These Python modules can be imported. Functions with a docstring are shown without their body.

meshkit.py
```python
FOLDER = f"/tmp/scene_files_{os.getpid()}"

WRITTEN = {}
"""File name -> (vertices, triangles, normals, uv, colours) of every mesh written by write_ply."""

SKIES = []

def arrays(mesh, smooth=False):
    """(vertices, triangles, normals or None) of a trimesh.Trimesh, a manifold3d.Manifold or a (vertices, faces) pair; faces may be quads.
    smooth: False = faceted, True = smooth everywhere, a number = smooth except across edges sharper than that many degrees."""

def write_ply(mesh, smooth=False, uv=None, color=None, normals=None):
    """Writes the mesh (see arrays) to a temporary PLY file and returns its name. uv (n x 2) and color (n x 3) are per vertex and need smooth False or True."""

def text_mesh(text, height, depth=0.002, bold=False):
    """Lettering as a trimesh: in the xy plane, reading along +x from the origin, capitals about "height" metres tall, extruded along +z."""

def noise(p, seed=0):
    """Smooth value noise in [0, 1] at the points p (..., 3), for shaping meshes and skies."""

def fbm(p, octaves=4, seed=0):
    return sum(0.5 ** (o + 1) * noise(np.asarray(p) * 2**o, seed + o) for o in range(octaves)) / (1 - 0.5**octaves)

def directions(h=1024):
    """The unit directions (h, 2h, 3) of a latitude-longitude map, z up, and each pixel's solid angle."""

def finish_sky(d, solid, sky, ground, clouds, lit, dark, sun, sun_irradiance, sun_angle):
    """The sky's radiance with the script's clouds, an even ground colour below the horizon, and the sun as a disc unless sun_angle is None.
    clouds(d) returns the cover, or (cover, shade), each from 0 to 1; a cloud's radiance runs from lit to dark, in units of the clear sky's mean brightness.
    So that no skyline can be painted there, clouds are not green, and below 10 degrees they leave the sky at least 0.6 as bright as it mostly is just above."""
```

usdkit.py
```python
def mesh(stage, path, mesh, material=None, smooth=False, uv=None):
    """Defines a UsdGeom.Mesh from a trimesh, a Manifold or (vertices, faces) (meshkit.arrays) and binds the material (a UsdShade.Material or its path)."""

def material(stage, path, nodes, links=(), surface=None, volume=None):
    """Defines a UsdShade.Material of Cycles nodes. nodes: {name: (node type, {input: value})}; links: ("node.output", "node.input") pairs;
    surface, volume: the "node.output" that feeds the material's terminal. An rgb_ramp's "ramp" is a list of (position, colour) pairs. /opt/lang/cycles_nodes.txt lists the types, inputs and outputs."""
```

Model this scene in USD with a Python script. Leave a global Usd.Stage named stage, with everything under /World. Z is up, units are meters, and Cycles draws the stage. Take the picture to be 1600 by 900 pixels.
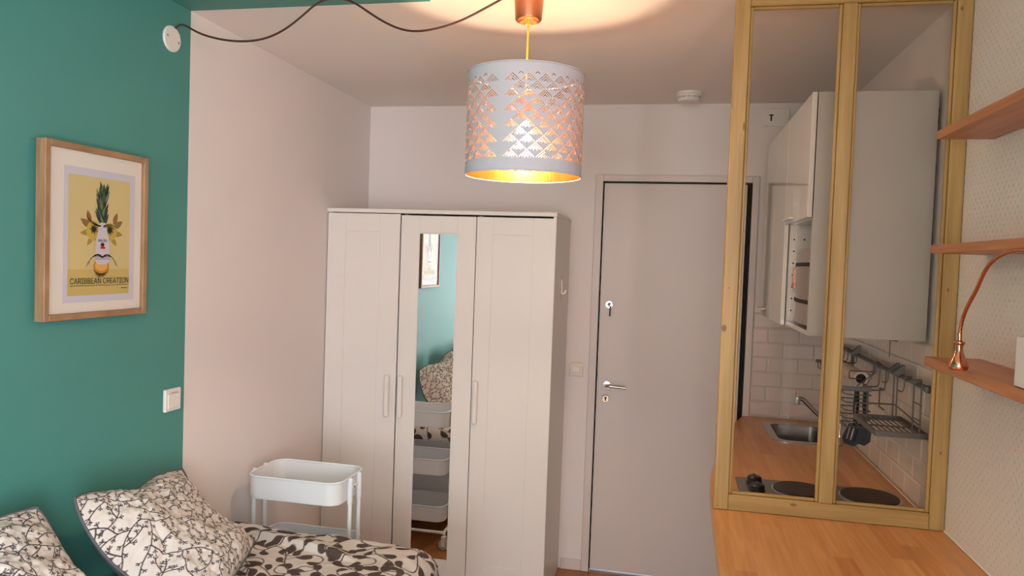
import math, random
import numpy as np
import trimesh
from shapely.geometry import Polygon, box as sbox, Point
from shapely import affinity
from shapely.ops import unary_union
from PIL import Image, ImageDraw
from pxr import Gf, Sdf, Usd, UsdGeom, UsdLux, UsdShade, Vt
import meshkit, usdkit

stage = Usd.Stage.CreateInMemory()
UsdGeom.SetStageUpAxis(stage, UsdGeom.Tokens.z)
UsdGeom.SetStageMetersPerUnit(stage, 1.0)
UsdGeom.Xform.Define(stage, '/World')
UsdGeom.Scope.Define(stage, '/World/Looks')

# ------------------------------------------------------------------ camera
cam = UsdGeom.Camera.Define(stage, '/World/Camera')
R = Gf.Vec3d(0.97738366, 0.20852901, 0.03516864)
U = Gf.Vec3d(-0.04209433, 0.02886652, 0.99869655)
F = Gf.Vec3d(-0.207242, 0.97759009, -0.03699156)
cam.AddTransformOp().Set(Gf.Matrix4d(R[0], R[1], R[2], 0, U[0], U[1], U[2], 0, -F[0], -F[1], -F[2], 0, 0, 0, 1.6606, 1))
cam.CreateHorizontalApertureAttr(36.0)
cam.CreateVerticalApertureAttr(20.25)
cam.CreateFocalLengthAttr(26.013)
cam.CreateClippingRangeAttr(Gf.Vec2f(0.02, 100))
cam.CreateExposureAttr(0.0)

# ------------------------------------------------------------------ light: daylight through the window behind, warm pendant bulb (in its builder)
DAY = 17.0
BULB = 620.0
dome = UsdLux.DomeLight.Define(stage, '/World/Sky')
dome.CreateIntensityAttr(0.6)
dome.CreateColorAttr(Gf.Vec3f(0.72, 0.85, 1.0))
def daylight(name, w, h, intensity, m):
    q = UsdLux.RectLight.Define(stage, '/World/' + name)
    q.CreateWidthAttr(w); q.CreateHeightAttr(h); q.CreateIntensityAttr(intensity); q.CreateColorAttr(Gf.Vec3f(0.86, 0.92, 1.0))
    q.AddTransformOp().Set(Gf.Matrix4d(*m))
# just outside the panes: the wide window of the right wall beside the camera, the smaller one of the wall behind it
daylight('SideWindowDaylight', 1.9, 2.05, DAY, (0, 1, 0, 0, 0, 0, 1, 0, 1, 0, 0, 0, 0.975, -1.35, 1.325, 1))
daylight('RearWindowDaylight', 1.6, 1.6, DAY * 0.75, (1, 0, 0, 0, 0, 0, 1, 0, 0, -1, 0, 0, -0.5, -3.15, 1.5, 1))

# ------------------------------------------------------------------ helpers
def lin(c):
    c = np.asarray(c, float) / 255.0
    return tuple(np.where(c <= 0.04045, c / 12.92, ((c + 0.055) / 1.055) ** 2.4))
def hexc(h):
    return lin([int(h[i:i + 2], 16) for i in (0, 2, 4)])
TAKEN = {}
def numbered(path):
    k = TAKEN.get(path, 0); TAKEN[path] = k + 1
    return path if k == 0 else '%s_%03d' % (path, k)
def data(prim, label=None, cat=None, group=None, kind=None):
    for k, v in (('label', label), ('category', cat), ('group', group), ('kind', kind)):
        if v: prim.SetCustomDataByKey(k, v)
class Node:
    def __init__(self, prim, loc): self.prim, self.loc = prim, np.asarray(loc, float)
    @property
    def path(self): return str(self.prim.GetPath())
def thing(name, label=None, cat=None, loc=(0, 0, 0), group=None, kind=None, parent=None):
    base = parent.path if parent else '/World'
    x = UsdGeom.Xform.Define(stage, numbered(base + '/' + name))
    rel = np.asarray(loc, float) - (parent.loc if parent else 0)
    x.AddTranslateOp().Set(Gf.Vec3d(*map(float, rel)))
    data(x.GetPrim(), label, cat, group, kind)
    return Node(x.GetPrim(), loc)
def part(name, mesh, m, parent=None, smooth=False, label=None, cat=None, group=None, kind=None, col=None):
    """a mesh in world coordinates, defined under its thing"""
    if isinstance(mesh, list): mesh = cat_(mesh)
    v, f, n = meshkit.arrays(mesh, smooth)
    loc = parent.loc if parent else np.zeros(3)
    path = numbered((parent.path if parent else '/World') + '/' + name)
    g = UsdGeom.Mesh.Define(stage, path)
    g.CreatePointsAttr(Vt.Vec3fArray.FromNumpy((v - loc).astype(np.float32)))
    g.CreateFaceVertexCountsAttr(Vt.IntArray.FromNumpy(np.full(len(f), 3, np.int32)))
    g.CreateFaceVertexIndicesAttr(Vt.IntArray.FromNumpy(np.ascontiguousarray(f.astype(np.int32)).ravel()))
    g.CreateSubdivisionSchemeAttr('none')
    if n is not None:
        g.CreateNormalsAttr(Vt.Vec3fArray.FromNumpy(n.astype(np.float32))); g.SetNormalsInterpolation('vertex')
    if col is not None:
        UsdGeom.PrimvarsAPI(g).CreatePrimvar('col', Sdf.ValueTypeNames.Color3fArray, 'vertex').Set(Vt.Vec3fArray.FromNumpy(np.asarray(col, np.float32)))
    UsdShade.MaterialBindingAPI.Apply(g.GetPrim()).Bind(m)
    data(g.GetPrim(), label, cat, group, kind)
    return Node(g.GetPrim(), loc)
def cat_(ms): return trimesh.util.concatenate([m if isinstance(m, trimesh.Trimesh) else trimesh.Trimesh(*m, process=False) for m in ms])
def bx(x0, x1, y0, y1, z0, z1, b=0.0):
    """box with chamfered edges"""
    lo, hi = np.array([min(x0, x1), min(y0, y1), min(z0, z1)]), np.array([max(x0, x1), max(y0, y1), max(z0, z1)])
    if b <= 0:
        m = trimesh.creation.box(extents=hi - lo); m.apply_translation((lo + hi) / 2); return m
    b = min(b, 0.49 * (hi - lo).min()); pts = []
    for i in range(8):
        c = np.array([hi[k] if i >> k & 1 else lo[k] for k in range(3)]); s = np.array([-1 if i >> k & 1 else 1 for k in range(3)])
        for k in range(3):
            d = np.full(3, b); d[k] = 0; pts.append(c + s * d)
    return trimesh.convex.convex_hull(np.array(pts))
def tube(path, r, n=8, closed=False, caps=True):
    P = np.asarray(path, float); m = len(P)
    rr = np.broadcast_to(np.asarray(r, float), (m,))
    T = np.gradient(P, axis=0)
    if closed: T = np.roll(P, -1, 0) - np.roll(P, 1, 0)
    T /= np.maximum(np.linalg.norm(T, axis=1, keepdims=True), 1e-9)
    a = np.array([0, 0, 1.0]) if abs(T[0][2]) < 0.9 else np.array([1.0, 0, 0])
    N = a - T[0] * (a @ T[0]); N /= np.linalg.norm(N); rings = []
    ang = np.linspace(0, 2 * np.pi, n, endpoint=False)
    for i in range(m):
        N = N - T[i] * (N @ T[i]); N /= np.linalg.norm(N); B = np.cross(T[i], N)
        rings.append(P[i] + rr[i] * (np.cos(ang)[:, None] * N + np.sin(ang)[:, None] * B))
    v = np.vstack(rings); f = []
    for i in range(m if closed else m - 1):
        j = (i + 1) % m
        for k in range(n):
            l = (k + 1) % n
            f += [[i * n + k, i * n + l, j * n + l], [i * n + k, j * n + l, j * n + k]]
    if caps and not closed:
        v = np.vstack([v, P[0], P[-1]]); a0, a1 = len(v) - 2, len(v) - 1
        for k in range(n):
            l = (k + 1) % n
            f += [[a0, l, k], [a1, (m - 1) * n + k, (m - 1) * n + l]]
    return trimesh.Trimesh(v, f, process=False)
def spline(pts, n=60):
    from scipy.interpolate import CubicSpline
    P = np.asarray(pts, float); t = np.r_[0, np.cumsum(np.linalg.norm(np.diff(P, axis=0), axis=1))]
    return CubicSpline(t, P)(np.linspace(0, t[-1], n))
def bend(pts, r, n=5):
    """polyline with rounded corners"""
    P = [np.asarray(p, float) for p in pts]; out = [P[0]]
    for a, b, c in zip(P, P[1:], P[2:]):
        d1, d2 = a - b, c - b; l1, l2 = np.linalg.norm(d1), np.linalg.norm(d2); q = min(r, l1 * .49, l2 * .49)
        s, e = b + d1 / l1 * q, b + d2 / l2 * q
        for t in np.linspace(0, 1, n): out.append((1 - t) ** 2 * s + 2 * t * (1 - t) * b + t * t * e)
    out.append(P[-1]); return np.array(out)
def lathe(prof, center, n=32, axis='z'):
    prof = np.asarray(prof, float); ang = np.linspace(0, 2 * np.pi, n, endpoint=False); m = len(prof)
    v = np.array([[r * np.cos(a), r * np.sin(a), z] for r, z in prof for a in ang]); f = []
    for i in range(m - 1):
        for k in range(n):
            l = (k + 1) % n
            f += [[i * n + k, i * n + l, (i + 1) * n + l], [i * n + k, (i + 1) * n + l, (i + 1) * n + k]]
    if axis == 'x': v = v[:, [2, 0, 1]]
    if axis == '-x': v = v[:, [2, 1, 0]] * [-1, 1, 1]
    if axis == 'y': v = v[:, [1, 2, 0]]
    if axis == '-y': v = v[:, [0, 2, 1]] * [1, -1, 1]
    return trimesh.Trimesh(v + np.asarray(center, float), f, process=False)
def prism(poly, z0, z1):
    ms = [trimesh.creation.extrude_polygon(g, z1 - z0, engine='earcut') for g in getattr(poly, 'geoms', [poly]) if g.area > 1e-9]
    m = cat_(ms); m.apply_translation([0, 0, z0]); return m
def to_x(m, x, sgn=1):
    """an xy-plane shape put on a plane x = const: its x runs along sgn*y, its y along z, its depth towards +x"""
    v = m.vertices.copy(); m = m.copy(); m.vertices = np.c_[x + v[:, 2], sgn * v[:, 0], v[:, 1]]
    return m
def to_y(m, y):
    """xy shape on a plane y = const facing -y"""
    v = m.vertices.copy(); m = m.copy(); m.vertices = np.c_[v[:, 0], y - v[:, 2], v[:, 1]]
    return m
def rrect(w, h, r, n=6, cx=0, cy=0): return affinity.translate(sbox(-w / 2 + r, -h / 2 + r, w / 2 - r, h / 2 - r).buffer(r, quad_segs=n), cx, cy)

# ------------------------------------------------------------------ materials
def simple(name, color, rough=0.5, metal=0.0, bump=0.0, bscale=60.0, coat=0.0, spec=0.5, sheen=0.0):
    nodes = {'p': ('principled_bsdf', {'base_color': color, 'roughness': rough, 'metallic': metal, 'coat_weight': coat, 'specular_ior_level': spec, 'sheen_weight': sheen})}
    links = []
    if bump:
        nodes |= {'g': ('geometry', {}), 'n': ('noise_texture', {'scale': bscale, 'detail': 3.0}), 'b': ('bump', {'strength': bump, 'distance': 0.002})}
        links += [('g.position', 'n.vector'), ('n.fac', 'b.height'), ('b.normal', 'p.normal')]
    return usdkit.material(stage, '/World/Looks/' + name, nodes, links, surface='p.BSDF')
def wood(name, c0, c1, scale, rough=0.45, contrast=(0.3, 0.7), spec=0.4, ring=0.0, c2=None):
    """grain stretched along the axis that has the small scale"""
    mid = tuple((np.array(c0) + np.array(c1)) / 2)
    nodes = {'g': ('geometry', {}), 'm': ('mapping', {'scale': scale}),
             'n': ('noise_texture', {'scale': 1.0, 'detail': 5.0, 'roughness': 0.6, 'distortion': 0.4}),
             'r': ('rgb_ramp', {'ramp': [(contrast[0], c0), (0.5, mid), (contrast[1], c1)]}),
             'b': ('bump', {'strength': 0.08, 'distance': 0.001}),
             'p': ('principled_bsdf', {'roughness': rough, 'specular_ior_level': spec})}
    links = [('g.position', 'm.vector'), ('m.vector', 'n.vector'), ('n.fac', 'r.fac'), ('r.color', 'p.base_color'), ('n.fac', 'b.height'), ('b.normal', 'p.normal')]
    return usdkit.material(stage, '/World/Looks/' + name, nodes, links, surface='p.BSDF')
def vcol(name, rough=0.8, sheen=0.0, bump=0.0):
    nodes = {'a': ('attribute', {'attribute': 'col'}), 'p': ('principled_bsdf', {'roughness': rough, 'sheen_weight': sheen, 'specular_ior_level': 0.2})}
    links = [('a.color', 'p.base_color')]
    if bump:
        nodes |= {'g': ('geometry', {}), 'n': ('noise_texture', {'scale': 350.0, 'detail': 2.0}), 'b': ('bump', {'strength': bump, 'distance': 0.001})}
        links += [('g.position', 'n.vector'), ('n.fac', 'b.height'), ('b.normal', 'p.normal')]
    return usdkit.material(stage, '/World/Looks/' + name, nodes, links, surface='p.BSDF')

M = {}
M['wall'] = simple('wall_paint', (0.76, 0.69, 0.665), 0.75, bump=0.12, bscale=220)
M['ceiling'] = simple('ceiling_paint', (0.82, 0.75, 0.71), 0.85, bump=0.08, bscale=220)
M['green'] = simple('green_paint', (0.066, 0.255, 0.225), 0.6, bump=0.15, bscale=260)
M['white'] = simple('white_lacquer', (0.76, 0.70, 0.66), 0.38)
M['door'] = simple('door_paint', (0.66, 0.575, 0.545), 0.5, bump=0.04, bscale=40)
M['cart'] = simple('cart_white', (0.78, 0.80, 0.82), 0.35)
M['plastic'] = simple('white_plastic', (0.78, 0.72, 0.68), 0.35)
M['gloss'] = simple('gloss_white', (0.74, 0.70, 0.65), 0.12, coat=0.3)
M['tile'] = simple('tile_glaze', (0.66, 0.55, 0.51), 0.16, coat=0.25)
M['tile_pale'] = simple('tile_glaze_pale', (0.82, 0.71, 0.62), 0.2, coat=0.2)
M['panel'] = simple('end_panel_grey', (0.50, 0.455, 0.41), 0.3, coat=0.15)
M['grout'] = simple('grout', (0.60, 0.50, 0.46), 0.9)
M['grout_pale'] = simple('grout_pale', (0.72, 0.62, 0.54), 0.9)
M['dark'] = simple('dark_gap', (0.02, 0.015, 0.012), 0.8)
M['black'] = simple('black_plastic', (0.012, 0.012, 0.015), 0.3)
M['navy'] = simple('navy_nylon', (0.018, 0.024, 0.04), 0.4)
M['steel'] = simple('steel', (0.55, 0.53, 0.52), 0.28, metal=1.0)
M['chrome'] = simple('chrome', (0.75, 0.74, 0.73), 0.08, metal=1.0)
M['brushed'] = simple('brushed_steel', (0.42, 0.38, 0.36), 0.35, metal=1.0)
M['basin'] = simple('basin_steel', (0.20, 0.175, 0.16), 0.3, metal=1.0)
M['grey_wire'] = simple('grey_wire', (0.17, 0.155, 0.15), 0.45, metal=0.6)
M['hob_plate'] = simple('hob_plate', (0.035, 0.028, 0.025), 0.55)
M['copper'] = simple('copper', (0.72, 0.30, 0.17), 0.16, metal=1.0)
M['copper_in'] = simple('copper_foil', (1.0, 0.56, 0.24), 0.2, metal=1.0)
M['copper_cup'] = simple('copper_satin', (0.60, 0.23, 0.12), 0.35, metal=1.0)
M['gold'] = simple('gold_cord', (0.80, 0.52, 0.04), 0.5)
M['cord'] = simple('brown_cord', (0.060, 0.022, 0.014), 0.7)
M['shade'] = simple('shade_white', (0.56, 0.53, 0.57), 0.6, spec=0.15)
M['mirror'] = simple('mirror', (0.93, 0.95, 0.95), 0.0, metal=1.0)
M['mat_board'] = simple('mat_board', (0.78, 0.70, 0.62), 0.9)
M['mat_lilac'] = simple('mat_lilac', (0.62, 0.57, 0.64), 0.9)
M['paper'] = simple('paper_towel', (0.72, 0.60, 0.50), 0.95, bump=0.2, bscale=150)
M['core'] = simple('core_dark', (0.03, 0.025, 0.022), 0.9)
M['grey_cloth'] = simple('grey_cloth', (0.11, 0.115, 0.125), 0.9)
M['mattress'] = simple('mattress_cloth', (0.6, 0.57, 0.54), 0.9)
M['micro'] = simple('microwave_silver', (0.40, 0.36, 0.34), 0.4, metal=0.5)
M['micro_glass'] = simple('microwave_glass', (0.24, 0.21, 0.185), 0.35)
M['red'] = simple('sticker_red', (0.75, 0.10, 0.035), 0.5)
M['orange'] = simple('sticker_peach', (0.80, 0.42, 0.25), 0.5)
M['knot'] = simple('pine_knot', (0.24, 0.10, 0.03), 0.55)
M['knot_ring'] = simple('pine_knot_ring', lin((150, 98, 48)), 0.5)
M['caulk'] = simple('caulk', (0.78, 0.72, 0.62), 0.6)
M['rubber'] = simple('rubber', (0.5, 0.47, 0.44), 0.6)
M['plate_cream'] = simple('cream_plate', (0.74, 0.65, 0.55), 0.5)
M['print'] = vcol('poster_print', 0.6)
M['pillow'] = vcol('pillow_cotton', 0.9, bump=0.15)
M['duvet'] = vcol('duvet_cotton', 0.9, bump=0.15)
PA, PB = lin((154, 117, 64)), lin((194, 156, 97))
M['pine_v'] = wood('pine_vertical', PA, PB, (38, 38, 1.6), 0.42)
M['pine_h'] = wood('pine_horizontal', PA, PB, (1.6, 38, 38), 0.42)
M['beech'] = wood('beech_shelf', lin((170, 105, 66)), lin((200, 135, 91)), (60, 3, 60), 0.38)
M['oak_frame'] = wood('oak_frame', lin((138, 102, 72)), lin((172, 134, 98)), (60, 8, 8), 0.5)
STAVES = [((190, 130, 76), (210, 152, 94)), ((186, 125, 72), (206, 147, 90)), ((194, 134, 79), (213, 156, 98)), ((180, 117, 67), (202, 140, 85)), ((197, 138, 83), (216, 160, 102))]
M['stave'] = [wood('worktop_stave_%d' % i, lin(a), lin(b), (70, 4, 70), 0.33) for i, (a, b) in enumerate(STAVES)]
FLOORS = [((138, 84, 40), (176, 116, 62)), ((126, 74, 34), (164, 104, 54)), ((150, 94, 46), (186, 126, 68))]
M['floor'] = [wood('floor_plank_%d' % i, lin(a), lin(b), (45, 3, 45), 0.3) for i, (a, b) in enumerate(FLOORS)]
# glass: panes let the light straight through and mirror a little of the room
def pane(name, tint, rough=0.0, amount=0.6):
    return usdkit.material(stage, '/World/Looks/' + name, {
        't': ('transparent_bsdf', {'color': tint}), 'gl': ('glossy_bsdf', {'color': (1, 1, 1), 'roughness': rough}),
        'fr': ('layer_weight', {'blend': 0.5}), 'pw': ('math', {'math_type': 'power', 'value2': 4.0}), 'ma': ('math', {'math_type': 'multiply_add', 'value2': amount, 'value3': 0.036 * amount}), 'mx': ('mix_closure', {})},
        [('fr.facing', 'pw.value1'), ('pw.value', 'ma.value1'), ('ma.value', 'mx.fac'), ('t.BSDF', 'mx.closure1'), ('gl.BSDF', 'mx.closure2')], surface='mx.closure')
M['pane'] = pane('window_glass', (0.96, 0.945, 0.925), 0.0, 0.03)
M['picture_glass'] = pane('picture_glass', (0.97, 0.97, 0.97), 0.05, 0.09)
# embossed wallpaper: staggered dots in fine relief
M['wallpaper'] = usdkit.material(stage, '/World/Looks/embossed_wallpaper', {
    'g': ('geometry', {}), 'm': ('mapping', {'scale': (1, 52, 52), 'rotation': (math.radians(45), 0, 0)}),
    'v': ('voronoi_texture', {'scale': 1.0, 'randomness': 0.04}),
    'r': ('rgb_ramp', {'ramp': [(0.12, (1, 1, 1)), (0.30, (0, 0, 0))]}),
    'n': ('noise_texture', {'scale': 260.0, 'detail': 3.0}), 'ad': ('math', {'math_type': 'multiply_add', 'value2': 0.45}),
    'b': ('bump', {'strength': 0.75, 'distance': 0.005}),
    'p': ('principled_bsdf', {'base_color': (0.78, 0.71, 0.66), 'roughness': 0.6})},
    [('g.position', 'm.vector'), ('m.vector', 'v.vector'), ('v.distance', 'r.fac'), ('g.position', 'n.vector'),
     ('n.fac', 'ad.value1'), ('r.color', 'ad.value3'), ('ad.value', 'b.height'), ('b.normal', 'p.normal')], surface='p.BSDF')
M['bulb'] = usdkit.material(stage, '/World/Looks/bulb_glow', {'e': ('emission', {'color': (1.0, 0.76, 0.50), 'strength': BULB})}, [], surface='e.emission')

# ------------------------------------------------------------------ the room
XL, XR, YB, YF, H = -1.688, 0.823, 3.95, -3.0, 2.5
YG = 2.343            # where the green paint ends
t = 0.12
fl = thing('floor', kind='structure', label='brown oak laminate floor')
part('subfloor', bx(XL - t, XR + t, YF - t, YB + t, -0.12, -0.012), M['grout'], fl)
rng = random.Random(3)
x = XL; i = 0
while x < XR - 0.01:
    x1 = min(x + 0.19, XR); y = YF - rng.uniform(0, 1.0)
    while y < YB:
        y0, y1 = max(y, YF), min(y + 1.2, YB)
        if y1 - y0 > 0.02: part('plank', bx(x + .0006, x1 - .0006, y0 + .0006, y1 - .0006, -0.012, 0.0, 0.0012), M['floor'][rng.randrange(3)], fl)
        y += 1.2
    x = x1
ce = thing('ceiling', kind='structure', label='white painted ceiling with a green painted patch above the bed')
XG = -0.802
part('white_area', [bx(XL - t, XR + t, YG, YB + t, H, H + .1), bx(XG, XR + t, YF - t, YG, H, H + .1)], M['ceiling'], ce)
part('green_area', bx(XL - t, XG, YF - t, YG, H, H + .1), M['green'], ce, label='green painted patch of ceiling over the bed')
wl = thing('wall_left', kind='structure', label='left wall, green over the bed and white beside the wardrobe')
part('white_area', bx(XL - t, XL, YG, YB + t, 0, H), M['wall'], wl)
part('green_area', bx(XL - t, XL, YF - t, YG, 0, H), M['green'], wl, label='green painted stretch of wall')
wb = thing('wall_back', kind='structure', label='white back wall with the entrance door')
DX0, DX1, DZ = -0.362, 0.395, 2.097     # door opening
part('plaster', [bx(XL, DX0, YB, YB + t, 0, H), bx(DX1, XR, YB, YB + t, 0, H), bx(DX0, DX1, YB, YB + t, DZ, H)], M['wall'], wb)
wr = thing('wall_right', kind='structure', label='right wall, embossed white wallpaper before the partition, tiles behind it')
VY0, VY1, VZ0, VZ1 = -2.3, -0.4, 0.3, 2.35
part('wallpaper', [bx(XR, XR + t, VY1, 2.395, 0, H), bx(XR, XR + t, YF, VY0, 0, H), bx(XR, XR + t, VY0, VY1, 0, VZ0), bx(XR, XR + t, VY0, VY1, VZ1, H)], M['wallpaper'], wr, label='white wallpaper embossed with small dots')
part('plaster', bx(XR, XR + t, 2.395, YB + t, 0, H), M['wall'], wr)
# metro tiles, each its own piece with a bevelled face
def metro(w, h, d=0.005, b=0.007):
    lo = [(-w/2, -h/2), (w/2, -h/2), (w/2, h/2), (-w/2, h/2)]; hi = [(-w/2 + b, -h/2 + b), (w/2 - b, -h/2 + b), (w/2 - b, h/2 - b), (-w/2 + b, h/2 - b)]
    v = [(*p, 0) for p in lo] + [(*p, d * .45) for p in lo] + [(*p, d) for p in hi]
    f = []
    for a in (0, 4):
        for k in range(4):
            l = (k + 1) % 4; f += [[a + k, a + l, a + 4 + l], [a + k, a + 4 + l, a + 4 + k]]
    f += [[8, 9, 10], [8, 10, 11]]
    return trimesh.Trimesh(np.array(v, float), f, process=False)
ZT, TH, TW, GR = 0.912, 0.075, 0.150, 0.0022
part('grout', bx(0.43, XR - .001, YB - 0.004, YB, 0.9, 1.44), M['grout'], wb)
for r in range(7):
    z0 = ZT + r * TH; xx = 0.43 - (TW / 2 if r % 2 else 0)
    while xx < XR - 0.01:
        a, b_ = max(xx, 0.43), min(xx + TW, XR - .004)
        if b_ - a > 0.02:
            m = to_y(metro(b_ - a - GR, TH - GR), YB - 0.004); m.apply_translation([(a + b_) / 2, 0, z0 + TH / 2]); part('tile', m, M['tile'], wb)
        xx += TW
part('grout', bx(XR - 0.004, XR, 2.43, YB - .005, 0.9, 1.44), M['grout_pale'], wr)
for r in range(7):
    z0 = ZT + r * TH; yy = YB - 0.012; off = TW / 2 if r % 2 else 0; first = True
    while yy > 2.44:
        w = TW - off if first else TW; first = False
        a, b_ = max(yy - w, 2.43), yy
        if b_ - a > 0.02:
            m = metro(b_ - a - GR, TH - GR, .003, .006); v = m.vertices.copy(); m.vertices = np.c_[XR - 0.004 - v[:, 2], -v[:, 0] * -1, v[:, 1]]
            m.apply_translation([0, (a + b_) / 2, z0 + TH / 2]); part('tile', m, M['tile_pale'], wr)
        yy -= w
# wall behind the camera with the daylight window
wf = thing('wall_front', kind='structure', label='wall with the window')
WX0, WX1, WZ0, WZ1 = -1.3, 0.3, 0.7, 2.3
part('plaster', [bx(XL - t, WX0, YF - t, YF, 0, H), bx(WX1, XR + t, YF - t, YF, 0, H), bx(WX0, WX1, YF - t, YF, 0, WZ0), bx(WX0, WX1, YF - t, YF, WZ1, H)], M['wall'], wf)
w1 = thing('window_1', kind='structure', label='white framed double window')
for (a, b_) in ((WX0, (WX0 + WX1) / 2), ((WX0 + WX1) / 2, WX1)):
    fr = [bx(a, a + .06, YF - .09, YF - .03, WZ0, WZ1, .004), bx(b_ - .06, b_, YF - .09, YF - .03, WZ0, WZ1, .004), bx(a + .06, b_ - .06, YF - .09, YF - .03, WZ0, WZ0 + .06, .004), bx(a + .06, b_ - .06, YF - .09, YF - .03, WZ1 - .06, WZ1, .004)]
    part('window_frame', fr, M['white'], w1)
    part('pane', bx(a + .06, b_ - .06, YF - .063, YF - .057, WZ0 + .06, WZ1 - .06), M['pane'], w1)
w2 = thing('window_2', kind='structure', label='wide white framed window in the right wall')
for (a, b_) in ((VY0, (VY0 + VY1) / 2), ((VY0 + VY1) / 2, VY1)):
    fr = [bx(XR + .03, XR + .09, a, a + .06, VZ0, VZ1, .004), bx(XR + .03, XR + .09, b_ - .06, b_, VZ0, VZ1, .004), bx(XR + .03, XR + .09, a + .06, b_ - .06, VZ0, VZ0 + .06, .004), bx(XR + .03, XR + .09, a + .06, b_ - .06, VZ1 - .06, VZ1, .004)]
    part('window_frame', fr, M['white'], w2)
    part('pane', bx(XR + .057, XR + .063, a + .06, b_ - .06, VZ0 + .06, VZ1 - .06), M['pane'], w2)
part('window_sill', bx(WX0 - .03, WX1 + .03, YF - .03, YF + .12, WZ0 - .03, WZ0, .004), M['white'], w1)
tr = thing('baseboard_back', kind='structure', label='white baseboard between wardrobe and door')
part('board', bx(-0.515, -0.402, YB - .014, YB, 0, 0.058, .004), M['door'], tr)
tr = thing('baseboard_left', kind='structure', label='white baseboard along the left wall')
part('board', bx(XL, XL + .014, YF, 3.37, 0, 0.058, .004), M['door'], tr)
tr = thing('trim_1', kind='structure', label='pale bead of sealant between worktop and wallpaper')
part('bead', bx(XR - .006, XR, 1.25, 2.368, 0.9085, 0.9145, .002), M['caulk'], tr)
part('bead', bx(XR - .017, XR - .011, 2.43, YB - .02, 0.9085, 0.9135, .002), M['caulk'], tr)

# ------------------------------------------------------------------ entrance door
d1 = thing('door_1', kind='structure', label='plain white entrance door', loc=(0, YB, 0))
part('door_leaf', bx(-0.357, 0.372, YB + .012, YB + .05, 0.012, 2.090, .002), M['door'], d1)
part('casing', [bx(-0.402, DX0, YB - .014, YB + .03, 0, 2.132, .003), bx(DX1, 0.428, YB - .014, YB + .03, 0, 2.132, .003), bx(DX0 - .001, DX1 + .001, YB - .014, YB + .03, DZ, 2.132, .003)], M['door'], d1)
part('frame_rebate', [bx(DX0, DX1, YB + .055, YB + .06, 0, DZ), bx(DX0, DX0 + .002, YB + .03, YB + .06, 0, DZ), bx(DX1 - .002, DX1, YB + .03, YB + .06, 0, DZ)], M['dark'], d1, label='dark gap around the leaf')
hy = YB + .012
hd = part('lever_handle', [lathe([(0, 0), (.0235, 0), (.0235, .004), (.0215, .008), (.009, .009), (.008, .04), (0, .042)], (-.303, hy, 1.014), 24, '-y'),
    tube(bend([(-.303, hy - .036, 1.014), (-.290, hy - .044, 1.014), (-.200, hy - .046, 1.011)], .012), .0075, 10)], M['steel'], d1, smooth=40, label='steel lever handle')
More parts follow.
